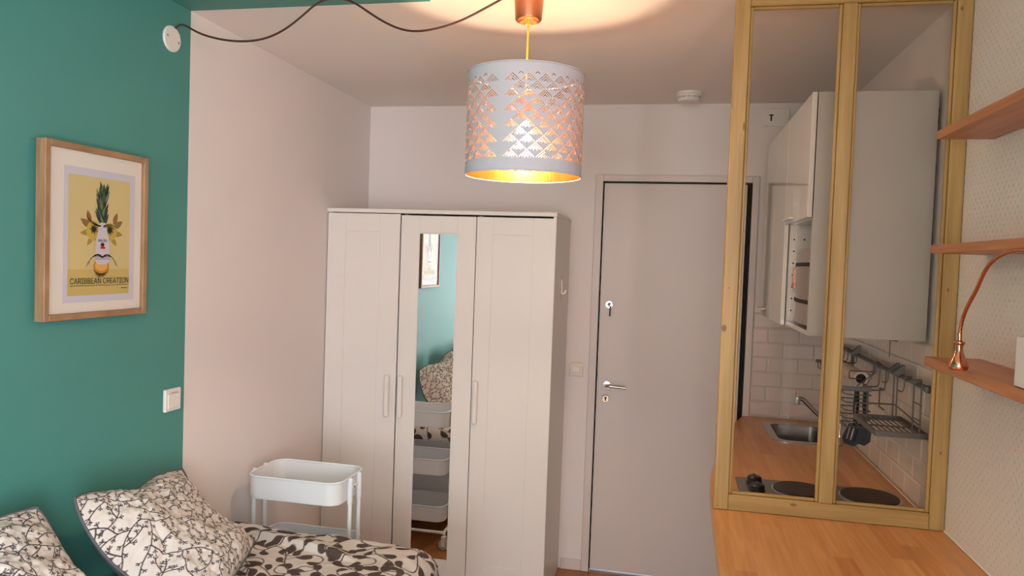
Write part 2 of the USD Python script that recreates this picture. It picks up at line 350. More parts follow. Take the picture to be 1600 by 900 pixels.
for (lx, lz, nm) in ((-.307, 1.445, 'upper_lock'), (-.3065, .941, 'lower_lock')):
    lk = part(nm, [lathe([(0, 0), (.021, 0), (.021, .004), (.018, .0075), (0, .0075)], (lx, hy, lz), 24, '-y')], M['chrome'], d1, smooth=30, label='round chrome lock plate')
    kh = unary_union([Point(0, .005).buffer(.0065, quad_segs=6), sbox(-.0035, -.011, .0035, .004)])
    m = to_y(prism(kh, 0, .002), hy - .0075); m.apply_translation([lx, 0, lz]); part('keyhole', m, M['black'], lk)
    for s in (-1, 1): part('screw', lathe([(0, 0), (.0022, 0), (.002, .0012), (0, .0012)], (lx + s * .0145, hy - .0072, lz), 8, '-y'), M['dark'], lk)
    if nm == 'upper_lock':
        part('key', [bx(lx - .004, lx + .004, hy - .030, hy - .0075, lz - .004, lz + .004, .0015), lathe([(0, 0), (.008, 0), (.008, .003), (0, .003)], (lx, hy - .028, lz + .002), 14, '-y')], M['black'], lk, label='key in the lock')
        part('key_tag', bx(lx + .004, lx + .010, hy - .031, hy - .027, lz - .062, lz - .006, .0015), M['core'], lk, label='dark key hanging from the ring')

# ------------------------------------------------------------------ wardrobe
WY, WXA, WXB, WH = 3.445, -1.6865, -0.527, 1.893
wd = thing('wardrobe', 'white three-door wardrobe with a narrow mirror on its middle door', 'wardrobe', ((WXA + WXB) / 2, 3.66, 0))
part('side_panel', bx(WXA, WXA + .016, WY + .018, YB - .005, 0, WH - .02, .001), M['white'], wd)
part('side_panel', bx(WXB - .016, WXB, WY + .002, YB - .005, 0, WH - .02, .001), M['white'], wd)
part('top_panel', bx(WXA - .002, WXB + .002, WY - .003, YB - .005, WH - .02, WH, .002), M['white'], wd)
part('bottom_panel', bx(WXA + .016, WXB - .016, WY + .022, YB - .005, .06, .078), M['white'], wd)
part('plinth', bx(WXA + .016, WXB - .016, WY + .04, WY + .056, 0, .06), M['white'], wd)
part('back_panel', bx(WXA + .016, WXB - .016, YB - .012, YB - .006, .06, WH - .02), M['white'], wd)
part('divider', bx(-0.922, -0.906, WY + .08, YB - .013, .078, WH - .02), M['white'], wd)
part('divider', bx(-1.3075, -1.2915, WY + .08, YB - .013, .078, WH - .02), M['white'], wd)
DZ0, DZ1 = 0.045, 1.8645
def wardrobe_door(a, b_, px0, px1, hx, top):
    y0, y1 = WY, WY + .018
    d = part('door', [bx(a, b_, y0 + .0035, y1, DZ0, top, .001), bx(a, px0, y0, y0 + .0035, DZ0, top, .0012), bx(px1, b_, y0, y0 + .0035, DZ0, top, .0012),
                      bx(px0, px1, y0, y0 + .0035, 1.781, top, .0012), bx(px0, px1, y0, y0 + .0035, DZ0, .177, .0012)], M['white'], wd)
    part('handle', [bx(hx - .0115, hx + .0115, y0 - .030, y0 - .019, .868, 1.075, .004), bx(hx - .007, hx + .007, y0 - .021, y0, .880, .898, .002), bx(hx - .007, hx + .007, y0 - .021, y0, 1.045, 1.063, .002)], M['white'], d)
    return d
wardrobe_door(-1.684, -1.3025, -1.587, -1.406, -1.340, 1.8695)
dm = wardrobe_door(-1.2955, -0.9165, -1.200, -1.008, -1.271, 1.8645)
part('mirror', bx(-1.1975, -1.0105, WY - .0005, WY + .0034, .182, 1.776, .0), M['mirror'], dm, label='narrow full-length mirror')
wardrobe_door(-0.9125, -0.5285, -0.831, -0.637, -0.889, 1.8645)
hk = thing('adhesive_hook', 'small white hook stuck to the side of the wardrobe', 'hook', (WXB, 3.64, 1.51))
part('backplate', bx(WXB + .0002, WXB + .003, 3.60, 3.70, 1.475, 1.60, .001), M['plate_cream'], hk)
part('hook', tube(bend([(WXB + .003, 3.645, 1.575), (WXB + .007, 3.645, 1.53), (WXB + .007, 3.645, 1.505), (WXB + .024, 3.645, 1.506), (WXB + .026, 3.645, 1.524)], .008), .0055, 8), M['plastic'], hk, smooth=40)

# ------------------------------------------------------------------ switches, junction box, covers, detector
sw = thing('light_switch', 'cream light switch on the back wall between wardrobe and door', 'light switch', (-.468, YB, 1.089))
part('plate', bx(-.506, -.430, YB - .009, YB, 1.051, 1.127, .004), M['plate_cream'], sw)
part('rocker', bx(-.490, -.446, YB - .014, YB - .008, 1.073, 1.105, .003), M['plastic'], sw)
sw = thing('light_switch', 'white square light switch on the green wall above the pillows', 'light switch', (XL, 2.27, 1.134))
part('plate', bx(XL, XL + .012, 2.228, 2.312, 1.094, 1.173, .003), M['plastic'], sw)
part('rocker', bx(XL + .011, XL + .0155, 2.240, 2.301, 1.104, 1.1565, .002), M['plastic'], sw)
part('indicator', bx(XL + .012, XL + .0165, 2.252, 2.290, 1.157, 1.160, .001), M['rubber'], sw)
jb = thing('junction_box_cover', 'round white junction box cover on the green wall under the ceiling', 'junction box', (XL, 2.24, 2.372))
part('cover', lathe([(0, 0), (.0435, 0), (.0435, .004), (.041, .007), (0, .007)], (XL, 2.24, 2.372), 40, 'x'), M['plastic'], jb, smooth=30)
part('screw', lathe([(0, 0), (.004, 0), (.0035, .001), (0, .001)], (XL + .007, 2.213, 2.377), 10, 'x'), M['brushed'], jb)
part('screw', lathe([(0, 0), (.004, 0), (.0035, .001), (0, .001)], (XL + .007, 2.270, 2.366), 10, 'x'), M['brushed'], jb)
sm = thing('smoke_detector', 'round white smoke detector on the ceiling in front of the door', 'smoke detector', (.057, 3.70, H))
part('housing', lathe([(.060, 0), (.060, -.011), (.057, -.014), (.053, -.018), (.054, -.034), (.046, -.042), (.02, -.045), (0, -.045)], (.057, 3.70, H), 36), M['plastic'], sm, smooth=35)
for k in range(12):
    a = k * math.pi / 6; part('vent', bx(-.011, .011, -.0012, .0015, -.0305, -.0215).apply_transform(trimesh.transformations.rotation_matrix(a, [0, 0, 1]) @ trimesh.transformations.translation_matrix([0, -.0535, 0])).apply_translation([.057, 3.70, H]), M['rubber'], sm)
ac = thing('access_cover', 'small white access cover with a black T-shaped slot high on the back wall', 'access cover', (.493, YB, 2.426))
part('cover', bx(.430, .556, YB - .010, YB, 2.380, 2.472, .003), M['plastic'], ac)
part('slot', [bx(.4645, .4715, YB - .0112, YB - .010, 2.409, 2.440), bx(.4575, .4785, YB - .0112, YB - .010, 2.435, 2.441)], M['black'], ac)
for q in (.438, .450): part('screw', lathe([(0, 0), (.003, 0), (.0025, .001), (0, .001)], (q, YB - .010, 2.385), 8, '-y'), M['brushed'], ac)
cc = thing('cable_clip', 'tiny dark cable clip on the back wall above the kitchen wall cabinet', 'cable clip', (.578, YB, 2.43))
part('body', bx(.572, .585, YB - .014, YB, 2.418, 2.432, .003), M['core'], cc)
part('cable', tube(bend([(.578, YB - .008, 2.428), (.584, YB - .01, 2.445), (.60, YB - .008, 2.455), (.62, YB - .006, 2.452)], .006), .003, 6), M['brushed'], cc)

# ------------------------------------------------------------------ pendant lamp
LX, LY = -0.4555, 2.252
lp = thing('pendant_lamp', 'pendant lamp with a perforated white drum shade, copper inside', 'pendant lamp', (LX, LY, 2.05))
part('canopy', lathe([(0, H), (.0455, H), (.0455, H - .03), (.041, 2.402), (.038, 2.396), (.033, 2.393), (.030, 2.396), (.0, 2.410)][::1], (LX, LY, 0), 36), M['copper_cup'], lp, smooth=35, label='copper ceiling cup')
part('cord', tube([(LX, LY, 2.42), (LX, LY, 2.09)], .0032, 10), M['gold'], lp, smooth=True, label='yellow textile cord')
part('socket', lathe([(0, 2.165), (.016, 2.165), (.020, 2.155), (.020, 2.095), (.017, 2.09), (0, 2.09)], (LX, LY, 0), 24), M['copper_cup'], lp, smooth=35)
bp = [(0, 2.090)] + [(.013, 2.090), (.014, 2.080)] + [(.027 * math.sin(a), 2.052 + .027 * math.cos(a) * (1.0 if a > 1.57 else 1.05)) for a in np.linspace(.55, math.pi, 14)]
part('bulb', lathe(bp, (LX, LY, 0), 24), M['bulb'], lp, smooth=True, label='glowing warm bulb')
SR, SZ0, SZ1 = 0.1795, 1.921, 2.229
NC, CW = 23, None
seam = 0.016
circ = 2 * math.pi * SR
CW = (circ - seam) / NC            # width of a diamond
CH = 0.0433                        # height of a diamond
NR = 11                            # half rows
zb = SZ0 + .018                    # where the pattern starts
pat_h = (NR + 1) * CH / 2
def slots(cx, cz):
    """three nested inverted Vs of one diamond"""
    out = []
    for s, w in ((0.94, .0023), (0.60, .0023), (0.27, .0030)):
        hw, hh = CW / 2 * s, CH / 2 * s
        top = cz - CH * .04 + hh * .98; k = hh / hw
        ln = hw * (.94 if s > .3 else 1.0)
        wv = w * math.hypot(1, k)
        out.append(Polygon([(cx - ln, top - ln * k), (cx, top), (cx + ln, top - ln * k), (cx + ln, top - ln * k - wv), (cx, top - wv), (cx - ln, top - ln * k - wv)]))
    return out
sheet = []
def tri(poly):
    for g in getattr(poly, 'geoms', [poly]):
        if g.geom_type == 'Polygon' and g.area > 1e-8:
            v, f = trimesh.creation.triangulate_polygon(g, engine='earcut'); sheet.append((v, f))
allcuts = []
for r in range(NR):
    odd = r % 2
    for c in range(NC - odd):
        cx = seam / 2 + (c + .5 + odd * .5) * CW; cz = zb + CH / 2 + r * CH / 2
        allcuts += slots(cx, cz)
for c in range(NC - 1): allcuts += slots(seam / 2 + (c + 1) * CW, zb + CH / 2 + NR * CH / 2 - .002)[2:]
for c in range(NC - 2): allcuts += slots(seam / 2 + (c + 1.5) * CW, zb + CH / 2 - CH)[:0]
from shapely.strtree import STRtree
tree = STRtree(allcuts)
NX, NZ = 92, 7
for i in range(NX):
    for j in range(NZ):
        cell = sbox(circ * i / NX, SZ0 + (SZ1 - SZ0) * j / NZ, circ * (i + 1) / NX, SZ0 + (SZ1 - SZ0) * (j + 1) / NZ)
        hit = [allcuts[k] for k in tree.query(cell)]
        tri(cell.difference(unary_union(hit)) if hit else cell)
vs, fs, o = [], [], 0
for v, f in sheet: vs.append(v); fs.append(f + o); o += len(v)
V2, F2 = np.vstack(vs), np.vstack(fs)
SEAM_A = math.radians(-101.6)    # the seam faces the camera, a little to the left
def wrap(rad):
    a = SEAM_A + V2[:, 0] / SR; return np.c_[LX + rad * np.cos(a), LY + rad * np.sin(a), V2[:, 1]]
V2[:, 0] = V2[:, 0]
part('shade', trimesh.Trimesh(wrap(SR), F2, process=False), M['shade'], lp, label='white perforated outer face of the drum shade')
part('shade_lining', trimesh.Trimesh(wrap(SR - .0012), F2[:, ::-1], process=False), M['copper_in'], lp, label='copper inner face of the shade')
aa = np.linspace(0, 2 * np.pi, 72, endpoint=False)
for z in (SZ0, SZ1):
    part('rim', tube(np.c_[LX + SR * np.cos(aa), LY + SR * np.sin(aa), np.full(72, z)], .0022, 6, closed=True), M['shade'], lp, smooth=True)
for k in range(3):
    a = k * 2 * math.pi / 3 + .4
    part('spider_arm', tube([(LX + .018 * math.cos(a), LY + .018 * math.sin(a), 2.15), (LX + .10 * math.cos(a), LY + .10 * math.sin(a), 2.16), (LX + (SR - .002) * math.cos(a), LY + (SR - .002) * math.sin(a), 2.215)], .0018, 6), M['copper_cup'], lp)
wc = thing('lamp_cable', 'dark brown cable looping from the green wall along the ceiling to the pendant lamp', 'cable', (-1.1, LY, 2.49))
cp = [(-1.678, 2.246, 2.409), (-1.664, 2.25, 2.421), (-1.616, 2.25, 2.405), (-1.543, 2.25, 2.377), (-1.47, 2.25, 2.363), (-1.399, 2.25, 2.360), (-1.329, 2.25, 2.371), (-1.26, 2.25, 2.402), (-1.193, 2.25, 2.45), (-1.149, 2.25, 2.479), (-1.10, 2.25, 2.4885), (-1.041, 2.25, 2.477), (-.992, 2.25, 2.449), (-.925, 2.25, 2.408), (-.838, 2.25, 2.377), (-.753, 2.25, 2.381), (-.67, 2.25, 2.404), (-.589, 2.25, 2.441), (-.535, 2.25, 2.468), (-.499, 2.252, 2.487)]
part('cord', tube(spline(cp, 120), .0034, 8), M['cord'], wc, smooth=True)
part('ceiling_hook', [tube(bend([(-1.10, 2.25, 2.499), (-1.10, 2.25, 2.494), (-1.10, 2.238, 2.488), (-1.10, 2.25, 2.481), (-1.10, 2.262, 2.486)], .006), .0016, 6)], M['brushed'], wc)

# ------------------------------------------------------------------ framed poster
pf = thing('framed_poster', 'oak framed poster of a pineapple-haired bottle face on the green wall', 'picture', (XL, 1.889, 1.698))
FY0, FY1, FZ0, FZ1, FX = 1.689, 2.0905, 1.449, 1.947, -1.648
rw = .018
for (a, b_, c, d) in ((FY0, FY0 + rw, FZ0, FZ1), (FY1 - rw, FY1, FZ0, FZ1), (FY0 + rw, FY1 - rw, FZ0, FZ0 + rw), (FY0 + rw, FY1 - rw, FZ1 - rw, FZ1)):
    part('frame_rail', bx(XL + .008, FX, a, b_, c, d, .0015), M['oak_frame'], pf)
for q in (FY0 + .04, FY1 - .06): part('spacer', bx(XL, XL + .008, q, q + .02, FZ0 + .05, FZ0 + .07), M['white'], pf)
part('mat', bx(FX - .016, FX - .012, FY0 + rw - .004, FY1 - rw + .004, FZ0 + rw - .004, FZ1 - rw + .004), M['mat_board'], pf, label='cream mat board')
part('inner_mat', bx(FX - .0125, FX - .0115, 1.763, 2.043, 1.496, 1.884), M['mat_lilac'], pf, label='pale lilac inner mat')
PY0, PY1, PZ0, PZ1 = 1.779, 2.0215, 1.516, 1.862
px_ = FX - .0112
polys = []
def col(poly, c, n=0): polys.append((poly, c))
W_, H_ = PY1 - PY0, PZ1 - PZ0
def P(u, v): return (u * W_, v * H_)     # u right, v up, 0..1
def blob(pts): return Polygon([P(*p) for p in pts])
def leaf(u, v, ang, ln, wd_, nseg=8):
    tt = np.linspace(0, 1, nseg); w = wd_ * np.sin(np.pi * tt ** .8)
    a = np.c_[tt * ln, w]; b_ = np.c_[tt * ln, -w][::-1]
    q = np.vstack([a, b_[1:-1]]); ca, sa = math.cos(ang), math.sin(ang)
    x0, y0 = P(u, v)
    return Polygon(np.c_[x0 + q[:, 0] * ca - q[:, 1] * sa, y0 + q[:, 0] * sa + q[:, 1] * ca]).buffer(0)
def stroke(pts, w0, w1=None):
    q = spline([(*P(*p), 0) for p in pts], 14)[:, :2]; w1 = w0 if w1 is None else w1
    d = np.gradient(q, axis=0); d /= np.linalg.norm(d, axis=1, keepdims=True); nrm = np.c_[-d[:, 1], d[:, 0]]; w = np.linspace(w0, w1, len(q))[:, None]
    return Polygon(np.vstack([q + nrm * w, (q - nrm * w)[::-1]])).buffer(0)
col(sbox(0, 0, W_, H_), (211, 190, 134))
col(blob([(0.0, .22), (0.0, 0), (1, 0), (1, .22)]), (203, 177, 108))
rp = random.Random(5)
# leaves and fruit slices around the face
for (u, v, a, l, w, c) in ((.34, .61, 108, .040, .009, (158, 104, 70)), (.72, .61, 68, .040, .009, (156, 100, 68)), (.34, .58, 150, .044, .010, (146, 112, 60)), (.72, .58, 30, .044, .010, (142, 112, 60)),
                           (.36, .535, 186, .044, .009, (172, 140, 62)), (.70, .535, -6, .044, .009, (168, 136, 58)), (.38, .50, 232, .036, .008, (178, 146, 66)), (.68, .50, -50, .036, .008, (174, 142, 64))):
    col(leaf(u, v, math.radians(a), l, w), c)
col(Point(*P(.395, .545)).buffer(.029), (198, 170, 78)); col(Point(*P(.665, .545)).buffer(.027), (194, 166, 76))
for e in (.395, .655):
    for k in range(14): col(leaf(e, .56, k * math.pi / 7, .015 + .004 * (k % 2), .0017), (44, 48, 34))
# pineapple crown
for k in range(70):
    tt = k / 69; u = .53 + rp.uniform(-.05, .05) * (1 - .5 * tt); v = .87 - .26 * tt
    a = math.radians(90 + rp.choice((-1, 1)) * rp.uniform(4, 42) * (.5 + .5 * tt))
    col(leaf(u, v - .03, a, .038 + .012 * rp.random(), .0050), [(44, 58, 46), (78, 96, 72), (34, 44, 36), (112, 122, 92), (58, 74, 56)][k % 5])
# beard of bristles under an orange slice
for k in range(40):
    a = math.radians(180 + 180 * k / 39); col(leaf(.515, .235, a, .030 + .006 * rp.random(), .0012), (58, 50, 38))
col(affinity.scale(Point(*P(.515, .245)).buffer(.030, quad_segs=12), 1, .72), (206, 136, 48))
col(affinity.scale(Point(*P(.515, .25)).buffer(.024, quad_segs=12), 1, .68), (224, 170, 84))
# bottle
col(blob([(.47, .60), (.49, .62), (.57, .62), (.59, .60), (.605, .54), (.635, .48), (.645, .42), (.645, .29), (.60, .26), (.46, .26), (.415, .29), (.415, .42), (.425, .48), (.455, .54)]), (206, 194, 202))
col(blob([(.415, .30), (.415, .335), (.645, .335), (.645, .30)]), (184, 168, 182))
col(affinity.scale(Point(*P(.53, .428)).buffer(.006), 1.2, .8), (40, 34, 40))
col(blob([(.50, .395), (.57, .395), (.573, .41), (.535, .42), (.497, .41)]), (178, 44, 34))
for k in range(5): col(leaf(.53, .425, math.radians(30 * k + 30), .010, .0018), (36, 40, 34))
# brows and moustache
col(stroke([(.27, .69), (.34, .62), (.42, .595), (.50, .59)], .0005, .0022), (30, 24, 22)); col(stroke([(.29, .655), (.36, .625), (.46, .592)], .0004, .0016), (30, 24, 22))
col(stroke([(.54, .585), (.62, .605), (.70, .60), (.76, .585)], .0022, .0005), (30, 24, 22)); col(stroke([(.56, .58), (.66, .59), (.74, .565)], .0014, .0004), (30, 24, 22))
for s in (-1, 1):
    for q in (0, 1, 2):
        e = .53
        col(stroke([(e, .325 - q * .004), (e + s * .10, .345 - q * .006), (e + s * (.18 + .01 * q), .31 - q * .006), (e + s * (.27 - .03 * q), .235 + q * .008)], .0012, .0003), (36, 28, 30))
vs, fs, cs, o = [], [], [], 0
for k, (pl, c) in enumerate(polys):
    for g in getattr(pl, 'geoms', [pl]):
        if g.geom_type != 'Polygon' or g.area < 1e-9: continue
        v, f = trimesh.creation.triangulate_polygon(g, engine='earcut')
        vs.append(np.c_[np.full(len(v), px_ + .000012 * k), PY0 + v[:, 0], PZ0 + v[:, 1]]); fs.append(f + o); o += len(v); cs.append(np.tile(lin(c), (len(v), 1)))
part('poster', trimesh.Trimesh(np.vstack(vs), np.vstack(fs), process=False), M['print'], pf, col=np.vstack(cs), label='yellow poster sheet with a printed face')
M['ink'] = simple('poster_ink', lin((44, 50, 34)), 0.7)
def letters(text, width, height, y, z, xo, bold=False):
    m = meshkit.text_mesh(text, height, 0.0002, bold); v = m.vertices; k = width / (v[:, 0].max() - v[:, 0].min())
    m.vertices = np.c_[np.full(len(v), xo) + v[:, 2], y + (v[:, 0] - v[:, 0].min()) * k, z + v[:, 1]]
    return m
part('lettering', letters('CARIBBEAN CREATION', .230, .0165, 1.7855, 1.5495, px_ + .0030), M['ink'], pf, label='dark capitals along the foot of the poster')
part('lettering', letters('MALIBU', .034, .0075, 1.8895, 1.6735, px_ + .0034, False), M['ink'], pf)
part('small_print', [bx(px_ + .0022, px_ + .0024, 1.786 + k * .0105, 1.786 + k * .0105 + .0085, 1.5433, 1.5447) for k in range(22)] + [bx(px_ + .0022, px_ + .0024, 1.985, 2.012, 1.5335, 1.535)], M['ink'], pf)
part('glass', bx(FX - .0070, FX - .0050, FY0 + rw - .002, FY1 - rw + .002, FZ0 + rw - .002, FZ1 - rw + .002), M['picture_glass'], pf)

# ------------------------------------------------------------------ kitchen worktop in butcher-block staves
ZW, WT = 0.908, 0.038
edge = [(.160, 1.2), (.153, 1.86), (.154, 2.02), (.158, 2.25), (.161, 2.40), (.166, 2.60), (.175, 2.735), (.186, 2.85), (.205, 2.94), (.232, 3.08), (.262, 3.27), (.300, 3.50), (.340, 3.735), (.395, 3.925), (.40, YB - .016)]
outline = Polygon(edge + [(XR - .001, YB - .016), (XR - .001, 1.2)])
SK = rrect(.262, .388, .05, cx=.622, cy=3.600)                # sink cut-out
HB = sbox(.285, 2.555, .765, 2.735)
outline = outline.difference(SK).difference(HB)
wt = thing('worktop', 'long beech butcher-block worktop running through the partition along the right wall', 'worktop', (.5, 2.6, ZW - WT))
rs = random.Random(11); x = .14; SW = .052
while x < XR:
    y = 1.2 - rs.uniform(0, .5)
    while y < YB:
        ln = rs.uniform(.32, .62); pcs = outline.intersection(sbox(x + .0001, y + .0001, x + SW - .0001, y + ln - .0001)); y += ln
        for pc in getattr(pcs, 'geoms', [pcs]):
          if pc.area > 1e-5: part('stave', prism(pc, ZW - WT, ZW), M['stave'][rs.choice((0, 0, 1, 2, 2, 3, 4))], wt)
    x += SW
bc = thing('base_cabinet', 'white kitchen base cabinet under the worktop', 'cabinet', (.6, 3.2, 0))
part('body', bx(.42, XR - .003, 2.46, YB - .03, .08, .68, .002), M['white'], bc)
part('rail_panel', bx(.42, .44, 2.46, YB - .03, .68, ZW - WT - .001, .001), M['white'], bc)
part('plinth', bx(.46, XR - .003, 2.46, YB - .03, 0, .08), M['white'], bc)
for k in range(2):
    y0 = 2.47 + k * .72
    d = part('door', bx(.402, .42, y0, y0 + .70, .09, ZW - WT - .01, .002), M['gloss'], bc)
    part('handle', tube(bend([(.402, y0 + .12, .80), (.375, y0 + .12, .80), (.375, y0 + .28, .80), (.402, y0 + .28, .80)], .012), .005, 8), M['steel'], d)

# ------------------------------------------------------------------ glazed pine partition on the worktop
YP, PT = 2.372, .045
pt_ = thing('partition', 'glazed pine partition with two tall panes standing on the worktop', 'partition', (.49, YP, ZW))
XA, XM0, XM1, XC = .165, .468, .514, .772
part('stile', bx(XA, .208, YP, YP + PT, ZW + .0005, H, .0025), M['pine_v'], pt_)
part('stile', bx(.780, XR - .001, YP, YP + PT, ZW + .0005, H, .0025), M['pine_v'], pt_)
part('mullion', bx(.472, .512, YP, YP + PT, .958, 2.458, .0025), M['pine_v'], pt_)
part('bottom_rail', bx(.208, .780, YP + .0008, YP + PT, ZW + .0005, .958, .0025), M['pine_h'], pt_)
part('top_rail', bx(.208, .780, YP + .0008, YP + PT, 2.458, H, .0025), M['pine_h'], pt_)
for (a, b_) in ((.208, .472), (.512, .780)):
    q = .0095
    part('glazing_bead', bx(a, a + q, YP + .006, YP + .020, .958, 2.458, .003), M['pine_v'], pt_)
    part('glazing_bead', bx(b_ - q, b_, YP + .006, YP + .020, .958, 2.458, .003), M['pine_v'], pt_)
    part('glazing_bead', bx(a + q, b_ - q, YP + .006, YP + .020, .958, .958 + q, .003), M['pine_h'], pt_)
    part('glazing_bead', bx(a + q, b_ - q, YP + .006, YP + .020, 2.458 - q, 2.458, .003), M['pine_h'], pt_)
    part('pane', bx(a + .002, b_ - .002, YP + .0205, YP + .0245, .960, 2.456), M['pane'], pt_)
for (kx, kz, a, b_) in ((.172, 1.475, .008, .011), (.204, 2.095, .004, .014), (.181, 1.60, .002, .003), (.4, .945, .010, .005), (.175, .921, .002, .002), (.795, 1.62, .003, .006), (.80, 1.14, .003, .005), (.79, 2.43, .004, .007)):
    m = to_y(prism(affinity.scale(Point(0, 0).buffer(1, quad_segs=6), a, b_), 0, .0004), YP); m.apply_translation([kx, 0, kz]); k_ = part('knot', m, M['knot_ring'], pt_); m = m.copy(); m.vertices = (m.vertices - [kx, 0, kz]) * [.5, 1, .5] + [kx, -.0004, kz]; part('heart', m, M['knot'], k_)

# ------------------------------------------------------------------ kitchen wall cabinet with microwave niche
KX, KD, KZ0, KZ1 = .452, .0165, 1.447, 2.246
KY0, KY1, KY2 = 2.585, 3.06, 3.70
kc = thing('wall_cabinet', 'white gloss kitchen wall cabinet with an open niche behind the right-hand panes', 'cabinet', (.63, 3.1, KZ0))
part('end_panel', bx(KX, .811, KY0, KY0 + .016, KZ0, KZ1, .001), M['panel'], kc, label='light grey end panel')
part('side_panel', bx(KX, .811, KY1 - .018, KY1 - .002, KZ0, KZ1, .001), M['gloss'], kc)
part('shelf', bx(KX, .811, KY0 + .016, KY1 - .018, 1.835, 1.851, .001), M['gloss'], kc)
part('bottom_panel', bx(KX, .811, KY0 + .016, KY1 - .018, KZ0, KZ0 + .016, .001), M['gloss'], kc)
part('top_panel', bx(KX, .811, KY0 + .016, KY1 - .018, KZ1 - .016, KZ1, .001), M['gloss'], kc)
part('back_panel', bx(.800, .811, KY0 + .016, KY1 - .018, KZ0 + .016, KZ1 - .016), M['gloss'], kc)
d = part('door', bx(KX - KD - .002, KX - .003, KY0 + .001, KY1 - .003, 1.838, KZ1, .0015), M['gloss'], kc)
part('handle', bx(KX - KD - .020, KX - KD - .002, KY1 - .20, KY1 - .06, 1.848, 1.855, .002), M['plastic'], d)
part('carcass', bx(KX, .811, KY1, KY2, KZ0, KZ1, .001), M['gloss'], kc)
d = part('door', bx(KX - KD - .002, KX - .003, KY1 + .002, KY1 + .318, KZ0 - .001, KZ1, .0015), M['gloss'], kc)
d2 = part('door', bx(KX - KD - .002, KX - .003, KY1 + .3195, KY2 - .001, KZ0 - .001, KZ1, .0015), M['gloss'], kc)
part('handle', bx(KX - KD - .022, KX - KD - .002, KY2 - .16, KY2 - .03, KZ0 + .030, KZ0 + .038, .002), M['plastic'], d2)
part('mounting_strip', bx(.811, XR - .001, KY0 + .03, KY2 - .03, KZ1 - .10, KZ1 - .05), M['dark'], kc)
for r in range(7):
    for c in (.468, .505): part('shelf_pin_hole', lathe([(0, 0), (.0035, 0), (.0035, .0006), (0, .0006)], (c, KY1 - .0178, 1.505 + r * .046), 8, '-y'), M['dark'], kc)
mw = thing('microwave_oven', 'silver microwave oven with a red sticker inside the wall cabinet niche', 'microwave oven', (.64, 2.83, KZ0 + .016))
MX = .457; MY0, MY1, MZ0, MZ1 = 2.612, 3.008, KZ0 + .026, 1.735
part('body', bx(MX + .02, .79, MY0, MY1, MZ0, MZ1, .006), M['micro'], mw)
bow = Polygon([(MY0, 0), (MY1, 0)] + [(MY1 - (MY1 - MY0) * k / 10, -.014 * math.sin(math.pi * k / 10) - .004) for k in range(11)])
def bowed(z0, z1, dx=0):
    m = prism(bow, z0, z1); v = m.vertices.copy(); m.vertices = np.c_[MX + .02 + dx + v[:, 1], v[:, 0], v[:, 2]]; m.invert(); return m
part('top_band', bowed(1.690, MZ1 - .002), M['micro'], mw)
part('window', bowed(1.560, 1.676), M['micro_glass'], mw)
part('dark_band', bowed(1.676, 1.690, -.001), M['core'], mw); part('dark_band', bowed(1.546, 1.560, -.001), M['core'], mw)
part('control_band', bowed(MZ0, 1.546), M['micro'], mw)
st = part('sticker', bx(MX + .004, MX + .0152, MY1 - .046, MY1 - .012, 1.592, 1.672, .004), M['orange'], mw, label='orange and red sticker')
part('sticker_patch', bx(MX + .0032, MX + .010, MY1 - .044, MY1 - .016, 1.594, 1.614, .002), M['red'], st)
for q in (MY0 + .03, MY1 - .05): part('foot', lathe([(0, 0), (.012, 0), (.012, .010), (0, .010)], (.54, q, KZ0 + .016), 10), M['black'], mw); part('foot', lathe([(0, 0), (.012, 0), (.012, .010), (0, .010)], (.76, q, KZ0 + .016), 10), M['black'], mw)

# ------------------------------------------------------------------ hob, sink, tap
hb = thing('hob', 'two-plate electric hob with black knobs set in the worktop behind the partition', 'hob', (.52, 2.645, ZW))
part('hob_top', prism(rrect(.522, .225, .012, cx=.522, cy=2.6425), ZW + .0003, ZW + .004), M['brushed'], hb)
part('hob_box', bx(.295, .755, 2.565, 2.725, ZW - .034, ZW + .0003), M['black'], hb)
for (cx, cy, r) in ((.463, 2.648, .084), (.684, 2.642, .090)):
    part('hotplate', lathe([(r + .003, ZW + .004), (r + .003, ZW + .0065), (r, ZW + .0075), (r, ZW + .0115), (r - .003, ZW + .013), (.02, ZW + .0125), (0, ZW + .0125)], (cx, cy, 0), 48), M['hob_plate'], hb, smooth=30)
    part('plate_ring', lathe([(r + .006, ZW + .004), (r + .006, ZW + .007), (r + .003, ZW + .0078), (r, ZW + .007)], (cx, cy, 0), 48), M['chrome'], hb, smooth=30)
for (cx, cy) in ((.321, 2.695), (.320, 2.598)):
    part('knob', [lathe([(0, ZW + .004), (.027, ZW + .004), (.027, ZW + .010), (.0255, ZW + .013), (.0245, ZW + .024), (.020, ZW + .029), (0, ZW + .030)], (cx, cy, 0), 20), bx(cx - .004, cx + .004, cy - .019, cy + .019, ZW + .027, ZW + .033, .0015)], M['black'], hb, smooth=30)
sk = thing('sink', 'inset stainless steel sink in the worktop by the back wall', 'sink', (.622, 3.60, ZW))
part('rim', prism(rrect(.300, .424, .062, cx=.622, cy=3.60).difference(rrect(.232, .352, .045, cx=.622, cy=3.602)), ZW + .0003, ZW + .004), M['steel'], sk)
rings = []
for z, g in ((ZW + .003, 0), (ZW - .02, .006), (ZW - .12, .014), (ZW - .14, .03)):
    ring = np.array(rrect(.234 - 2 * g, .354 - 2 * g, .045, cx=.622, cy=3.602).exterior.coords)[:-1]; rings.append(np.c_[ring, np.full(len(ring), z)])
n = len(rings[0]); v = np.vstack(rings + [[(.622, 3.602, ZW - .143)]]); f = []
for i in range(3):
    for k in range(n): l = (k + 1) % n; f += [[i * n + k, (i + 1) * n + l, i * n + l], [i * n + k, (i + 1) * n + k, (i + 1) * n + l]]
f += [[3 * n + k, 4 * n, 3 * n + (k + 1) % n] for k in range(n)]
